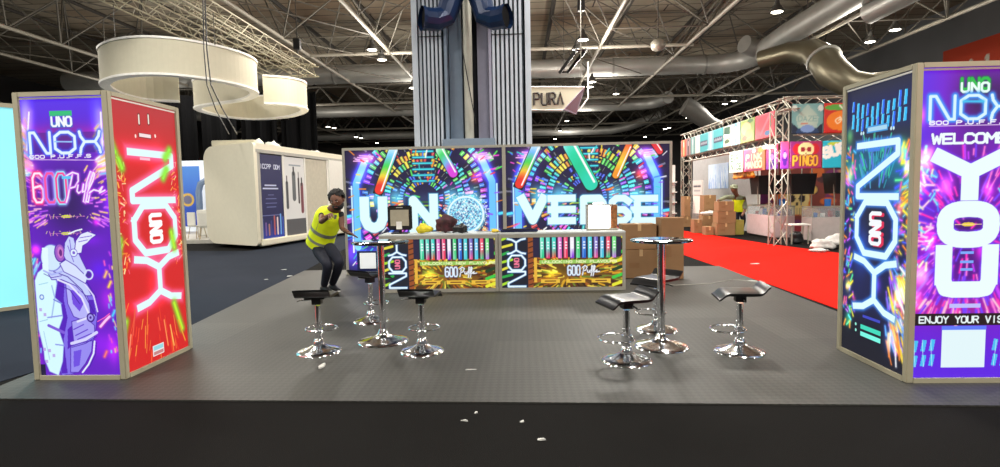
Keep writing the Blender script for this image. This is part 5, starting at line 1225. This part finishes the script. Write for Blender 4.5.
a = Art(1.24, 2.62, 60, (222, 222, 222)); a.rect(0, 1.36, 0, .55, (88, 88, 92)); a.line([(.3, 2.35), (1.0, 2.35)], .05, (150, 160, 170))
for u, v0, v1, tk, c in ((.12, .95, 1.75, .14, (70, 72, 78)), (.55, 1.25, 2.05, .22, (96, 100, 104)), (.85, 1.1, 1.9, .1, (60, 50, 54)), (1.05, .8, 1.7, .18, (120, 60, 70))):
    a.line([(u, v0), (u, v1)], tk, c); a.line([(u, v1), (u, v1+.22)], tk*.4, (30, 30, 34))
a.mesh('device_poster', PRINT, face_px(-7.985, 18.11, .3), LB)
dr = MB().bb(bx1-.1, bx1-.04, 19.46, 20.99, .3, bz-.32).build('door', M('beige_door', (196, 190, 172), .6), LB)
MB().path([tuple(Vector((bx1-.045, 20.15, 1.85))), tuple(Vector((bx1-.03, 20.15, 1.85)))], .17, 20).build('round_badge', BLACK, dr)
MB().bb(bx1-.04, bx1-.02, 19.56, 19.6, 1.2, 1.32).build('door_handle', BLACK, dr)
MB().bb(bx1-.12, bx1+.02, 21.12, by1-.16, .3, bz-.28).build('white_wall_panel', WHITE, LB)
a = Art(1.5, .5, 60, (226, 230, 232)); a.text('ICCPP', .1, .22, .16, .2, .06, .03, (70, 76, 84)); a.text('ODM', .1, .04, .08, .1, .05, .015, (130, 134, 140)); a.mesh('wall_wording', PRINT, face_px(bx1+.025, 22.2, 1.95), LB)
for ch_ in LB.children:
    for v_ in ch_.data.vertices:
        wx, wy = v_.co.x-9.1, v_.co.y+21
        v_.co.x += (wy-16.45)*.136; v_.co.y += max(0, bx1-wx)*.62*max(0, 1-(wy-16.45)/14)
tag(MB().bb(bx1-2.0, bx1-.6, by0+1.3, by0+1.8, bz+.002, bz+.2).build('storage_crate', CREAM, None, bevel=.02), 'long cream crate lying on the roof of the rounded booth', 'crate')
for i, (x, y, s) in enumerate(((-8.3, 17.6, .16), (-8.25, 18.3, .14), (-8.4, 18.9, .18), (-8.2, 22, .15), (-8.3, 22.7, .17), (-8.2, 23.5, .14))):
    o = lump('crumpled_wrap', ['nearest', 'second', 'third', 'fourth', 'fifth', 'farthest'][i]+' white crumpled wrap along the roof edge of the rounded booth', 'wrap', (x, y, bz-.02), (s, s, s*.8), WHITE, 20+i, sub=2); o['group'] = 'crumpled wraps on the booth roof'
# wall beyond the booth towards the backdrop
# second small booth seen behind the red side
sb = thing('exhibition_booth', (-13.5, 21, 0), 'bright white booth with blue poster seen beside the red tower side', 'booth')
MB().bb(-20.5, -10.9, 19.2, 25, .0, .12).build('platform', M('pale_platform', (190, 186, 176), .6), sb)
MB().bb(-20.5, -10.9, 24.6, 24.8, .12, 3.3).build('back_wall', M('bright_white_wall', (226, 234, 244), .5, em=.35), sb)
a = Art(1.8, 2.7, 30, (52, 96, 206)); a.grad(lambda u, v: np.array((40, 70, 190))*(1-v)[..., None]+np.array((90, 150, 235))*v[..., None]); a.ell(1.2, 1.2, .3, .3, (230, 190, 90)); a.ell(1.2, 1.2, .2, .2, (120, 120, 150)); a.line([(.3, 1), (.3, 2.1), (.55, 2.4), (.8, 2.1), (.8, 1.6)], .1, (190, 220, 250))
a.c *= 1.0; a.mesh('blue_poster', PRINT, face_y(-16.2, 24.58, .35), sb)
MB().path([(-14.25, 24.2, .12), (-14.25, 24.2, 1.9), (-14.15, 24.2, 2.25), (-13.9, 24.2, 2.4), (-13.65, 24.2, 2.25), (-13.55, 24.2, 1.9), (-13.55, 24.2, .12)], .14, 8).build('arch', M('grey_blue_arch', (120, 140, 170), .5), sb, smooth=True)
MB().bb(-11.0, -10.92, 19.4, 24.6, .12, 2.6).build('side_wall', M('grey_side_wall', (122, 126, 120), .6), sb)
def white_chair():
    t = thing('chair', (0, 0, 0), '', 'chair', 'white chairs in the booth beside the red tower side')
    MB().box((0, 0, .45), (.44, .44, .04)).build('seat', WHITE, t, bevel=.02); MB().box((0, .22, .72), (.42, .035, .5)).build('backrest', WHITE, t, bevel=.015)
    for sx in (-1, 1):
        for sy in (-1, 1): MB().bar((sx*.16, sy*.16, .43), (sx*.22, sy*.22, 0), .014, 6).build('leg', M('pale_wood_leg', (176, 156, 120), .5), t)
    return t
c_ = white_chair(); c_.location = (-12.1, 20.3, .12); c_.rotation_euler.z = 2.8; c_['label'] = 'white chair further from the rounded booth'
o = copy_tree(c_); o.location = (-11.35, 19.6, .12); o.rotation_euler.z = -2.7; o['label'] = 'white chair nearer the grey wall of the rounded booth'
tag(MB().bb(-12.7, -11.7, 21.3, 21.9, .12, 1.15).build('reception_desk', WHITE, None, bevel=.03), 'plain white desk behind the two white chairs', 'desk')
# dark drapes beyond
for i, x in enumerate((-19.5, -17.3, -15.1, -12.9)):
    mb = MB(); n = 10; P = [(x+k*.2, 30+.12*math.sin(k*1.7)) for k in range(n+1)]
    tag(ribbon(P, 0, 7.2, .04).build('black_drape', M('black_drape', (5, 5, 6), .95, spec=.1)), ['farthest left', 'second', 'third', 'nearest the pillar'][i]+' of the tall black drapes behind the booths', 'drape', 'tall black drapes')
# light wall at far left
lw = thing('lit_fabric_wall', (-8, 7.9, 0), 'glowing pale cyan fabric wall left of the left tower', 'light wall')
A0, A1 = Vector((-7.66, 7.55, 0)), Vector((-6.2, 9.6, 0)); dv = (A1-A0).normalized(); ang = math.atan2(dv.y, dv.x); L_ = (A1-A0).length
def seg(s0, s1, z0, z1, th, off=0): c = A0+dv*(s0+s1)/2+Vector((dv.y, -dv.x, 0))*off; return MB().box((c.x, c.y, (z0+z1)/2), (s1-s0, th, z1-z0), ang)
seg(.06, L_-.06, .06, 2.94, .08).build('glowing_panel', M('cyan_glow', (132, 218, 230), em=.72, var=.06, scale=.6), lw)
seg(0, .06, 0, 3.0, .12).build('frame_post', ALU_W, lw); seg(L_-.06, L_, 0, 3.0, .12).build('frame_post', ALU_W, lw); seg(.06, L_-.06, 2.94, 3.0, .12).build('frame_rail', ALU_W, lw); seg(.06, L_-.06, 0, .06, .12).build('frame_rail', ALU_W, lw)
B0, B1 = Vector((-8.6, 7.9, 0)), Vector((-7.72, 7.6, 0)); dv = (B1-B0).normalized(); ang = math.atan2(dv.y, dv.x); A0 = B0; L_ = (B1-B0).length
lw = thing('timber_wall', (-8.2, 7.75, 0), 'brown wood partition end at the far left edge', 'partition')
seg(0, L_, 0, 2.2, .08).build('wood_panel', M('brown_wood', (92, 72, 54), .7, var=.2), lw); seg(L_-.07, L_, 0, 2.3, .12, .02).build('edge_post', ALU_W, lw)
# ------------------------------------------------------------------ colourful truss booth on the right
GT = 'silver trusses of the colourful booth'; TB = M('booth_truss', (168, 164, 150), .4, .4)
def bt(a_, b_, w, lab): return box_truss(a_, b_, w, lab, GT, 'booth_truss', .4, TB, .019)
bt((6.99, 15.38, .02), (6.99, 15.38, 3.62), .34, 'upright truss at the near corner of the colourful booth')
bt((7.2, 24.5, .02), (7.2, 24.5, 3.6), .34, 'upright truss at the far corner of the colourful booth')
bt((7.2, 15.0, 3.8), (7.2, 24.8, 3.8), .3, 'top truss running along the aisle side of the colourful booth')
bt((7.0, 15.35, 3.82), (15.5, 15.35, 3.82), .3, 'top truss over the front of the colourful booth')
bt((7.2, 15.55, 2.9), (7.2, 24.6, 2.9), .22, 'middle truss running along the aisle side of the colourful booth')
bt((7.4, 15.35, 2.88), (15.5, 15.35, 2.88), .22, 'middle truss over the front of the colourful booth')
def mk_poster(name, label, w, h, base, fmap, draw, res=42):
    a = Art(w, h, res, base); draw(a, w, h); o = a.mesh(name, PRINT, fmap); tag(o, label, 'poster', 'posters on the colourful booth'); 
    me = o.data; s = o.modifiers.new('thickness', 'SOLIDIFY'); s.thickness = .02; s.offset = 0; return o
def d_teal(a, w, h):
    a.grad(lambda u, v: np.array((110, 160, 160))*np.ones(u.shape+(1,))+np.exp(-((u-.5)/.28)**2-((v-.5)/.35)**2)[..., None]*np.array((70, 50, 30)))
    a.poly([(w*.5, h*.98), (w*.86, h*.55), (w*.8, h*.2), (w*.2, h*.2), (w*.12, h*.55)], (190, 204, 186), .6); a.rect(w*.1, w*.9, 0, h*.16, (36, 62, 100)); a.ell(w*.5, h*.16, w*.22, h*.13, (120, 150, 200))
    a.poly([(0, 0), (w*.12, 0), (w*.2, h*.2), (0, h*.35)], (20, 34, 56)); a.poly([(w, 0), (w*.88, 0), (w*.8, h*.2), (w, h*.35)], (20, 34, 56)); a.ell(w*.08, h*.85, .08, .08, (210, 220, 210)); a.ell(w*.92, h*.85, .08, .08, (210, 220, 210)); a.text('DAZE', w*.2, h*.42, h*.16, w*.12, w*.04, .02, (120, 166, 160)); a.line([(w*.3, h*.33), (w*.5, h*.34)], .03, (200, 110, 90))
def d_orange(a, w, h):
    a.ell(w*.35, h*.4, w*.3, h*.33, (240, 130, 20)); a.ell(w*.3, h*.85, w*.3, h*.1, (90, 170, 60)); a.rect(0, w*.3, 0, h*.1, (200, 30, 20))
    a.text('UZO', w*.42, h*.8, h*.17, w*.14, w*.04, .035, (255, 250, 240), rot=45); a.text('GUMMY', w*.3, h*.3, h*.15, w*.11, w*.03, .03, (255, 235, 200), rot=38); a.text('DUO', w*.55, h*.18, h*.15, w*.12, w*.04, .03, (255, 250, 240), rot=38)
def d_skull(a, w, h):
    a.grad(lambda u, v: np.array((140, 34, 120))*np.ones(u.shape+(1,))+u[..., None]*np.array((30, 10, -30)))
    for x in (.22, .78): a.ell(w*x, h*.72, w*.14, h*.2, (200, 20, 40))
    a.ell(w*.5, h*.7, w*.26, h*.26, (240, 226, 160)); a.rect(w*.38, w*.62, h*.36, h*.5, (240, 226, 160))
    for x in (.4, .6): a.ell(w*x, h*.7, w*.075, h*.09, (150, 20, 40))
    a.poly([(w*.5, h*.6), (w*.47, h*.52), (w*.53, h*.52)], (110, 30, 30)); a.text('PINGO', w*.1, h*.12, h*.34, w*.12, w*.04, .075, (110, 40, 20)); a.text('PINGO', w*.1, h*.12, h*.34, w*.12, w*.04, .04, (250, 190, 60))
def d_sushi(a, w, h):
    a.grad(lambda u, v: np.array((30, 186, 214))*np.ones(u.shape+(1,))); a.ell(w*.3, h*.88, w*.2, h*.08, (200, 220, 60)); a.ell(w*.6, h*.12, w*.13, h*.1, (240, 230, 80)); a.ell(w*.6, h*.12, w*.06, h*.04, (255, 255, 255)); a.ell(w*.9, h*.05, w*.15, h*.14, (230, 60, 60))
    a.text('SUSHI', w*.04, h*.38, h*.34, w*.14, w*.045, .1, (250, 252, 245), rot=14)
def d_purple(a, w, h):
    a.grad(lambda u, v: np.array((130, 40, 180))*(1-v)[..., None]+np.array((250, 80, 130))*v[..., None]); a.ell(w*.5, h*.4, w*.3, h*.3, (80, 20, 140)); a.ell(w*.5, h*.5, w*.2, h*.12, (240, 150, 230))
def d_white(a, w, h):
    a.grad(lambda u, v: np.array((208, 228, 204))*np.ones(u.shape+(1,))); a.text('EVRY', w*.12, h*.55, h*.3, w*.16, w*.05, .045, (50, 80, 60)); a.text('NICE', w*.12, h*.15, h*.28, w*.16, w*.05, .045, (50, 80, 60))
def d_pink(a, w, h):
    a.grad(lambda u, v: np.array((240, 90, 150))*(1-u)[..., None]+np.array((245, 130, 80))*u[..., None]); a.ell(w*.5, h*.88, w*.09, h*.08, (255, 240, 240)); a.ell(w*.82, h*.88, w*.14, h*.1, (250, 170, 80)); a.text('PINK', w*.12, h*.5, h*.24, w*.15, w*.045, .05, (250, 240, 190)); a.text('MANGO', w*.1, h*.16, h*.25, w*.125, w*.035, .05, (250, 240, 190)); a.line([(w*.1, h*.06), (w*.9, h*.06)], .05, (110, 30, 70))
def d_tealword(a, w, h):
    a.grad(lambda u, v: np.array((66, 168, 176))*np.ones(u.shape+(1,))); a.rect(w*.04, w*.96, h*.34, h*.62, (54, 62, 90)); [a.line([(w*(.12+k*.1), h*.43), (w*(.16+k*.1), h*(.54 if k % 2 else .5))], .035, (210, 216, 222)) for k in range(8)]; 
def d_dev(c1, c2):
    def f(a, w, h): a.grad(lambda u, v: np.array(c1)*np.ones(u.shape+(1,))); a.line([(w*.5, h*.15), (w*.5, h*.85)], w*.3, c2); a.line([(w*.5, h*.6), (w*.5, h*.8)], w*.12, (240, 240, 240))
    return f
def d_fruit(a, w, h):
    a.grad(lambda u, v: np.array((130, 150, 70))*np.ones(u.shape+(1,))); a.ell(w*.4, h*.6, w*.35, h*.28, (216, 160, 120)); a.ell(w*.6, h*.35, w*.25, h*.2, (190, 200, 90)); a.ell(w*.3, h*.2, w*.2, h*.12, (226, 80, 50)); a.ell(w*.7, h*.9, w*.2, h*.08, (60, 100, 50))
def d_red(a, w, h): a.ell(w*.5, h*.6, w*.4, h*.36, (222, 40, 64)); a.ell(w*.65, h*.2, w*.14, h*.1, (40, 100, 150)); a.line([(w*.3, h*.2), (w*.8, h*.95)], .1, (240, 90, 110))
def d_spirit(a, w, h): a.grad(lambda u, v: np.array((196, 206, 190))*np.ones(u.shape+(1,))); a.rect(w*.1, w*.9, h*.45, h*.95, (46, 84, 66)); a.ell(w*.5, h*.25, w*.35, h*.1, (70, 90, 60))
up0 = 3.0
U = [(15.75, 17.0, d_red, 'red melon poster'), (17.05, 18.1, d_fruit, 'mixed fruit poster'), (18.15, 18.9, d_dev((150, 180, 186), (90, 150, 176)), 'pale blue device poster'), (18.95, 19.6, d_spirit, 'dark green square poster'), (19.65, 20.6, d_tealword, 'nearer teal poster with a dark band'), (20.6, 21.2, d_dev((140, 190, 200), (190, 220, 226)), 'pale teal bottle poster'), (21.2, 22.1, d_tealword, 'farther teal poster with a dark band'), (22.15, 22.7, d_dev((206, 214, 206), (240, 240, 236)), 'pale grey bottle poster'), (22.75, 23.3, d_dev((110, 150, 150), (170, 200, 196)), 'grey teal bottle poster'), (23.35, 23.9, d_dev((150, 120, 120), (70, 50, 60)), 'brown device poster'), (23.95, 24.6, d_dev((220, 90, 70), (240, 190, 120)), 'orange red bottle poster')]
for y0, y1, f, lab in U: mk_poster('upper_poster', lab+' high on the aisle side of the colourful booth', y1-y0, .7, (196, 60, 80), face_mx(7.03, y1, up0), f)
for y0, y1, f, lab in ((15.6, 16.3, d_purple, 'purple and pink poster'), (16.4, 17.9, d_pink, 'pink poster with cream wording'), (18.0, 19.1, d_white, 'pale green poster with dark wording')): mk_poster('lower_poster', lab+' under the middle truss on the aisle side', y1-y0, .68, (200, 40, 120), face_mx(7.06, y1, 2.1), f)
for x0, x1, f, lab in ((7.22, 8.03, d_teal, 'grey teal mountain poster high on the front'), (8.06, 9.2, d_orange, 'orange and red fruit poster high on the front')): mk_poster('upper_poster', lab+' of the colourful booth', x1-x0, .78, (206, 40, 26), face_y(x0, 15.18, 3.0), f)
for x0, x1, f, lab in ((6.95, 7.17, d_purple, 'narrow violet poster under the front middle truss'), (7.2, 8.02, d_skull, 'cream skull poster with orange wording'), (8.05, 9.2, d_sushi, 'turquoise poster with slanted white wording')): mk_poster('lower_poster', lab+' on the colourful booth', x1-x0, .72, (140, 40, 170), face_y(x0, 15.2, 2.08), f)
# back and inner walls of the booth
bw = thing('booth_wall', (11, 19.5, 0), 'printed inner wall of the colourful booth with skull artwork', 'booth wall')
a = Art(7.5, 3.0, 26, (120, 50, 40)); rr = np.random.default_rng(11)
for _ in range(150): x, y = rr.uniform(0, 7.5), rr.uniform(0, 3.); a.ell(x, y, rr.uniform(.1, .35), rr.uniform(.1, .3), [(220, 110, 40), (240, 200, 90), (180, 50, 60), (110, 40, 110), (60, 30, 40), (200, 150, 90)][rr.integers(6)], .8, .2)
for x, y, s in ((1.25, 1.15, .42), (4.2, 1.2, .45)):
    a.ell(x, y+.35, s*1.3, s*.35, (60, 40, 30)); a.ell(x, y, s, s, (226, 200, 130)); a.rect(x-s*.5, x+s*.5, y-s*1.35, y-s*.6, (226, 200, 130))
    for d_ in (-.4, .4): a.ell(x+d_*s, y, s*.27, s*.3, (40, 20, 20))
    a.ell(x, y-s*.45, s*.1, s*.16, (40, 20, 20))
    for k in range(-2, 3): a.line([(x+k*s*.2, y-s*1.3), (x+k*s*.2, y-s*.8)], .02, (60, 40, 30))
a.mesh('printed_face', PRINT, face_y(8.3, 19.6, .05), bw); MB().bb(8.3, 15.8, 19.62, 19.7, 0, 3.05).build('wall_core', WHITE, bw)
aw = thing('booth_wall', (8.6, 22.4, 0), 'white inner wall with bluish poster beside the stacked boxes', 'booth wall')
MB().bb(8.4, 8.5, 19.75, 27.5, 0, 3.0).build('wall_core', M('white_wall', (170, 170, 170), .6), aw)
a = Art(2.4, 1.05, 30, (196, 214, 236)); a.streaks(60, (0, 2.4, 0, 1.05), (1.2, 3), .5, .03, [(240, 246, 255), (140, 180, 225), (90, 140, 220)], 0, .05); a.mesh('blue_poster', PRINT_SPOT, face_mx(8.38, 25.2, 1.6), aw)
a = Art(1.2, .6, 30, (205, 205, 200)); a.line([(.15, .36), (.62, .36)], .07, (60, 60, 70)); a.line([(.7, .36), (1.02, .36)], .07, (60, 60, 70)); a.line([(.2, .18), (1.0, .18)], .03, (90, 90, 100)); a.mesh('grey_notice', PRINT, face_mx(7.2, 23.6, 1.35), aw)
MB().bb(7.22, 7.26, 22.4, 23.6, .6, 1.95).build('notice_board', WHITE, aw)
# display cases
def case(x0, x1, y0, y1, label, col):
    t = thing('display_case', ((x0+x1)/2, (y0+y1)/2, 0), label, 'display case', 'display cases of the colourful booth')
    MB().bb(x0, x1, y0, y1, .06, .72).build('cabinet_body', col, t, bevel=.01); MB().bb(x0+.04, x1-.04, y0+.04, y1-.04, 0, .06).build('plinth', BLACK, t)
    gl = M('case_glass', (200, 220, 225), .05, alpha=.22)
    MB().bb(x0+.01, x1-.01, y0+.01, y1-.01, .73, 1.0).build('glass_top', gl, t)
    mb = MB()
    for x in (x0, x1-.03):
        for y in (y0, y1-.03): mb.bb(x, x+.03, y, y+.03, .72, 1.03)
    mb.bb(x0, x1, y0, y0+.03, 1.0, 1.03).bb(x0, x1, y1-.03, y1, 1.0, 1.03).bb(x0, x0+.03, y0, y1, 1.0, 1.03).bb(x1-.03, x1, y0, y1, 1.0, 1.03).build('metal_frame', TB, t)
    r = random.Random(int(x0*100))
    for k in range(7):
        f = (k+.5)/7; xx = x0+.1+(x1-x0-.2)*(f if x1-x0 > y1-y0 else .4); yy = y0+.1+(y1-y0-.2)*(f if x1-x0 <= y1-y0 else .4)
        hh = r.uniform(.08, .2); tag(MB().box((xx, yy, .72+hh/2+.004), (.09, .09, hh), r.uniform(0, 1)).build('product_box', M('product_%d' % (k % 4), [(60, 90, 160), (220, 220, 215), (150, 60, 60), (40, 40, 44)][k % 4], .5)), 'small product box %s inside the %s' % (['first', 'second', 'third', 'fourth', 'fifth', 'sixth', 'seventh'][k]+' from the near left end', 'case by the corner truss' if x0 < 8 else 'case behind the plastic heap'), 'box', 'products inside the display cases')
    return t
case(7.75, 8.35, 17.25, 19.35, 'pinkish display case along the aisle left of the corner truss', M('pink_grey_panel', (196, 172, 172), .5))
case(8.2, 9.9, 15.95, 16.55, 'grey display case behind the plastic heap at the booth front', M('grey_panel', (176, 166, 162), .5))
case(7.6, 8.1, 22.6, 25.6, 'farthest display case, beside the booth wall beyond the boxes', M('grey_panel', (176, 166, 162), .5))
# black cone shaped canopies and blue bins
for i, (x, y, lab) in enumerate(((7.9, 18.3, 'over the pinkish case'), (8.25, 16.9, 'over the skull artwork'), (9.35, 16.6, 'above the case behind the plastic heap'), (8.8, 18.6, 'deeper inside between the two others'))):
    t = thing('hanging_screen', (x, y, 1.5), 'black hanging screen '+lab, 'screen', 'black screens in the colourful booth')
    MB().lathe([(.44, 1.38), (.52, 1.98), (.0, 1.98)], (x, y, 0), 4, Matrix.Rotation(PI/4, 3, 'Z')).build('screen_housing', BLACK, t); MB().bar((x-.3, y-.2, 1.0), (x-.35, y-.2, 2.7), .02, 5).bar((x+.3, y-.2, 1.0), (x+.3, y-.2, 2.7), .02, 5).build('support_pole', TB, t)
for x, y, z, lab in ((8.05, 17.45, 1.035, 'near end of the pinkish case'), (8.75, 16.2, 1.035, 'left end of the case behind the plastic heap')): tag(MB().lathe([(.0, 0), (.08, 0), (.09, .2), (.0, .2)], (x, y, z), 16).build('blue_tub', M('blue_plastic', (40, 110, 190), .4), smooth=True), 'small blue tub on the '+lab, 'tub')
# decor flame coloured garland
o = lump('paper_garland', 'orange and yellow paper flames hanging over the pinkish case', 'decoration', (7.3, 18.6, 1.88), (.16, .75, .2), M('flame_print', (240, 130, 30), .6, var=.9, scale=5), 31)
# stacked boxes
G2 = 'cardboard boxes stacked by the red carpet'
def XX(px, Y): return float(at(px, 215, 1, Y)[0])
for p0, p1, Yf, D, z0, z1, lab in ((717, 735.5, 19.0, .5, .01, .42, 'brown box at the bottom of the tall stack nearest the person in cap'), (718, 736, 19.0, .5, .42, .82, 'brown box in the middle of the tall stack nearest the person in cap'), (718.5, 734, 19.0, .45, .82, 1.16, 'brown box topping the tall stack nearest the person in cap'),
     (694.5, 702.5, 20.2, .45, .01, .5, 'small brown box at the left end of the stacked boxes'), (703, 716, 20.4, .5, .01, .62, 'brown box on the floor with white wrap on top, left of the tall stack'), (703.5, 715, 21.2, .5, .01, .8, 'lower of the two set-back brown boxes beyond the white wrap'), (704, 716, 21.2, .5, .8, 1.36, 'upper of the two set-back brown boxes beyond the white wrap'),
     (706, 714, 19.2, .4, .01, .3, 'low brown box in front of the white wrap, left of the tall stack'), (684, 691, 23.6, .5, .01, .45, 'lower far brown box left of the stacks by the display case'), (684.5, 690.5, 23.6, .5, .45, 1.3, 'upper tall brown box left of the stacks by the display case')):
    carton('cardboard_box', XX(p0, Yf), XX(p1, Yf), Yf, Yf+D, z0, z1, lab, rz=.0, group=G2)
tag(MB().box((XX(740, 19.05), 19.2, .27), (.28, .3, .5)).build('yellow_box', M('ochre_box', (150, 140, 60), .7), bevel=.01), 'ochre yellow box beside the tall cardboard stack', 'box')
PLAST = M('crumpled_plastic', (214, 212, 206), .35, var=.15, scale=9, bump=.5, bscale=14)
lump('white_wrap', 'white wrap bundle lying on the cardboard boxes', 'wrap', (XX(709.5, 20.6), 20.62, .62), (.28, .18, .11), PLAST, 41)
for i, (x, y, s) in enumerate(((7.6, 14.25, .2), (8.1, 14.45, .27), (8.7, 14.8, .26), (9.3, 15.0, .24), (7.2, 13.7, .2))):
    o = lump('plastic_heap', ['low heap of crumpled plastic nearest the carpet edge', 'large heap of crumpled plastic at the booth front', 'crumpled plastic heap against the case front', 'crumpled plastic heap farthest from the carpet', 'small flat crumpled plastic piece on the carpet'][i], 'plastic heap', (x, y, .01), (s*1.2, s*.8, s*(.8 if i < 4 else .25)), PLAST, 50+i); o['group'] = 'crumpled plastic on the floor of the colourful booth'
t = thing('folding_table', (7.75, 15.9, 0), 'small white table among black bags under the skull artwork', 'table')
MB().bb(7.5, 8.05, 15.7, 16.1, .52, .56).build('table_top', WHITE, t, bevel=.008)
for x in (7.53, 7.98):
    for y in (15.73, 16.03): MB().bb(x, x+.03, y, y+.03, 0, .52).build('leg', TB, t)
lump('black_bag', 'black bag on the floor under the small white table', 'bag', (7.75, 15.9, .0), (.2, .15, .2), BLACK, 61)
# stall clutter beyond backdrop edge
st2 = thing('display_shelf', (5.9, 25.5, 0), 'far white shelf unit with dark goods right of the backdrop', 'shelf')
MB().bb(5.7, 7.0, 25.5, 25.6, 0, 2.7).build('back_panel', WHITE, st2)
for z in (.5, 1.0, 1.45, 1.9): MB().bb(5.7, 7.0, 25.2, 25.5, z, z+.05).build('shelf_board', WHITE, st2)
for i, (x, z, c) in enumerate(((5.95, .55, (60, 60, 60)), (6.3, .55, (150, 100, 60)), (6.6, .55, (200, 60, 60)), (6.0, 1.05, (150, 96, 50)), (6.4, 1.05, (70, 70, 74)), (6.75, 1.05, (200, 200, 200)), (6.1, 1.5, (40, 44, 50)), (6.55, 1.5, (170, 150, 120)))):
    tag(MB().box((x, 25.35, z+.13), (.2, .18, .25)).build('goods_box', M('goods_%d' % i, c, .7), bevel=.01), ['dark box', 'tan box', 'red box', 'brown box', 'charcoal box', 'pale box', 'black box', 'beige box'][i]+' on the '+('lowest' if z < 1 else 'middle' if z < 1.3 else 'upper')+' board of the far white shelf', 'box', 'goods on the far white shelf')
alight(tuple(at(768, 150, 1, 14.6)), 45, .3, rot=(math.radians(60), 0, 0)); alight((6.2, 18.5, 3.2), 35, .3, rot=(0, math.radians(-50), 0))
for x, y, z, lab in ((*at(768, 149, 1, 15.15), 'corner'), (*at(728, 138, 0, 6.95), 'aisle side')): 
    t = thing('flood_lamp', (x, y, z), 'bright small flood lamp on the %s of the colourful booth' % lab, 'lamp'); MB().box((x, y, z+.05), (.3, .12, .1)).build('lamp_housing', ALU, t, bevel=.01); MB().box((x-.01, y-.065, z+.05), (.26, .01, .08)).build('lamp_lens', LAMPG, t)
# ------------------------------------------------------------------ litter
LW = M('white_litter', (196, 196, 190), .5)
LI = [(-.474, 4.827, .13, .02, .006, 'thin white strip lying on the mat before the stools', .1), (-.345, 3.879, .035, .03, .012, 'tiny white scrap on the black carpet at the mat edge', .4), (-.417, 3.739, .07, .02, .012, 'crumpled grey scrap on the black carpet beside the tiny one', -.3), (-.015, 3.719, .04, .03, .012, 'small pale scrap on the black carpet below the middle', .3), (.105, 3.439, .07, .03, .014, 'twisted sweet-wrapper shaped scrap nearest the viewer', -.1),
      (4.87, 11.7, .3, .12, .006, 'white paper slip on the red carpet', .3), (3.92, 9.5, .2, .08, .006, 'pale slip at the seam of mat and red carpet', -.4), (-5.15, 11.8, .16, .07, .008, 'white scrap far along the left aisle', .2), (-4.62, 10.8, .14, .1, .01, 'white scrap beside the left mat edge', .5), (-4.9, 10.4, .1, .04, .008, 'small white scrap lying out in the left aisle', .1)]
for x, y, a_, b_, h_, lab, rz in LI:
    mb = MB(); n = 8; vs = []
    for k in range(n): t_ = 2*PI*k/n; rr_ = 1+.25*math.sin(3*t_+x*9); vs.append((a_*.4*math.cos(t_)*rr_, b_*.38*math.sin(t_)*rr_))
    R = Matrix.Translation((x, y, .012 if (-4.4 < x < 4 and 4.1 < y < 11.4) else .001 if y < 4.1 else .009)) @ Matrix.Rotation(rz, 4, 'Z')
    mb.add([R @ Vector((u, v, 0)) for u, v in vs]+[R @ Vector((u*.8, v*.8, h_*.6*(1+.5*math.sin(u*90)))) for u, v in vs], [tuple(range(n))[::-1], tuple(range(n, 2*n))]+[(i, (i+1) % n, (i+1) % n+n, i+n) for i in range(n)])
    tag(mb.build('paper_scrap', LW), lab, 'litter', 'white scraps on the floor')
o = lump('plastic_film', 'crumpled clear film on the mat before the leftmost stool', 'litter', (-1.85, 4.94, .012), (.03, .07, .012), PLAST, 71, sub=2)
tag(MB().path([(2.0, 9.5, .02), (2.5, 9.1, .02), (3.1, 9.2, .02), (3.6, 9.6, .02), (3.95, 9.3, .02)], .006, 5).build('floor_cable', M('pale_cable', (176, 172, 164), .5)), 'thin pale cable lying on the mat by the boxes', 'cable')
# ------------------------------------------------------------------ world and view
wd = bpy.data.worlds.new('world'); bpy.context.scene.world = wd; wd.use_nodes = True
wd.node_tree.nodes['Background'].inputs[0].default_value = (.9, .95, 1, 1); wd.node_tree.nodes['Background'].inputs[1].default_value = .12
sc = bpy.context.scene
sc.view_settings.view_transform = 'Standard'; sc.view_settings.look = 'None'; sc.view_settings.gamma = 1; sc.view_settings.use_curve_mapping = False
sc.view_settings.exposure = EXPOSURE = 0.0
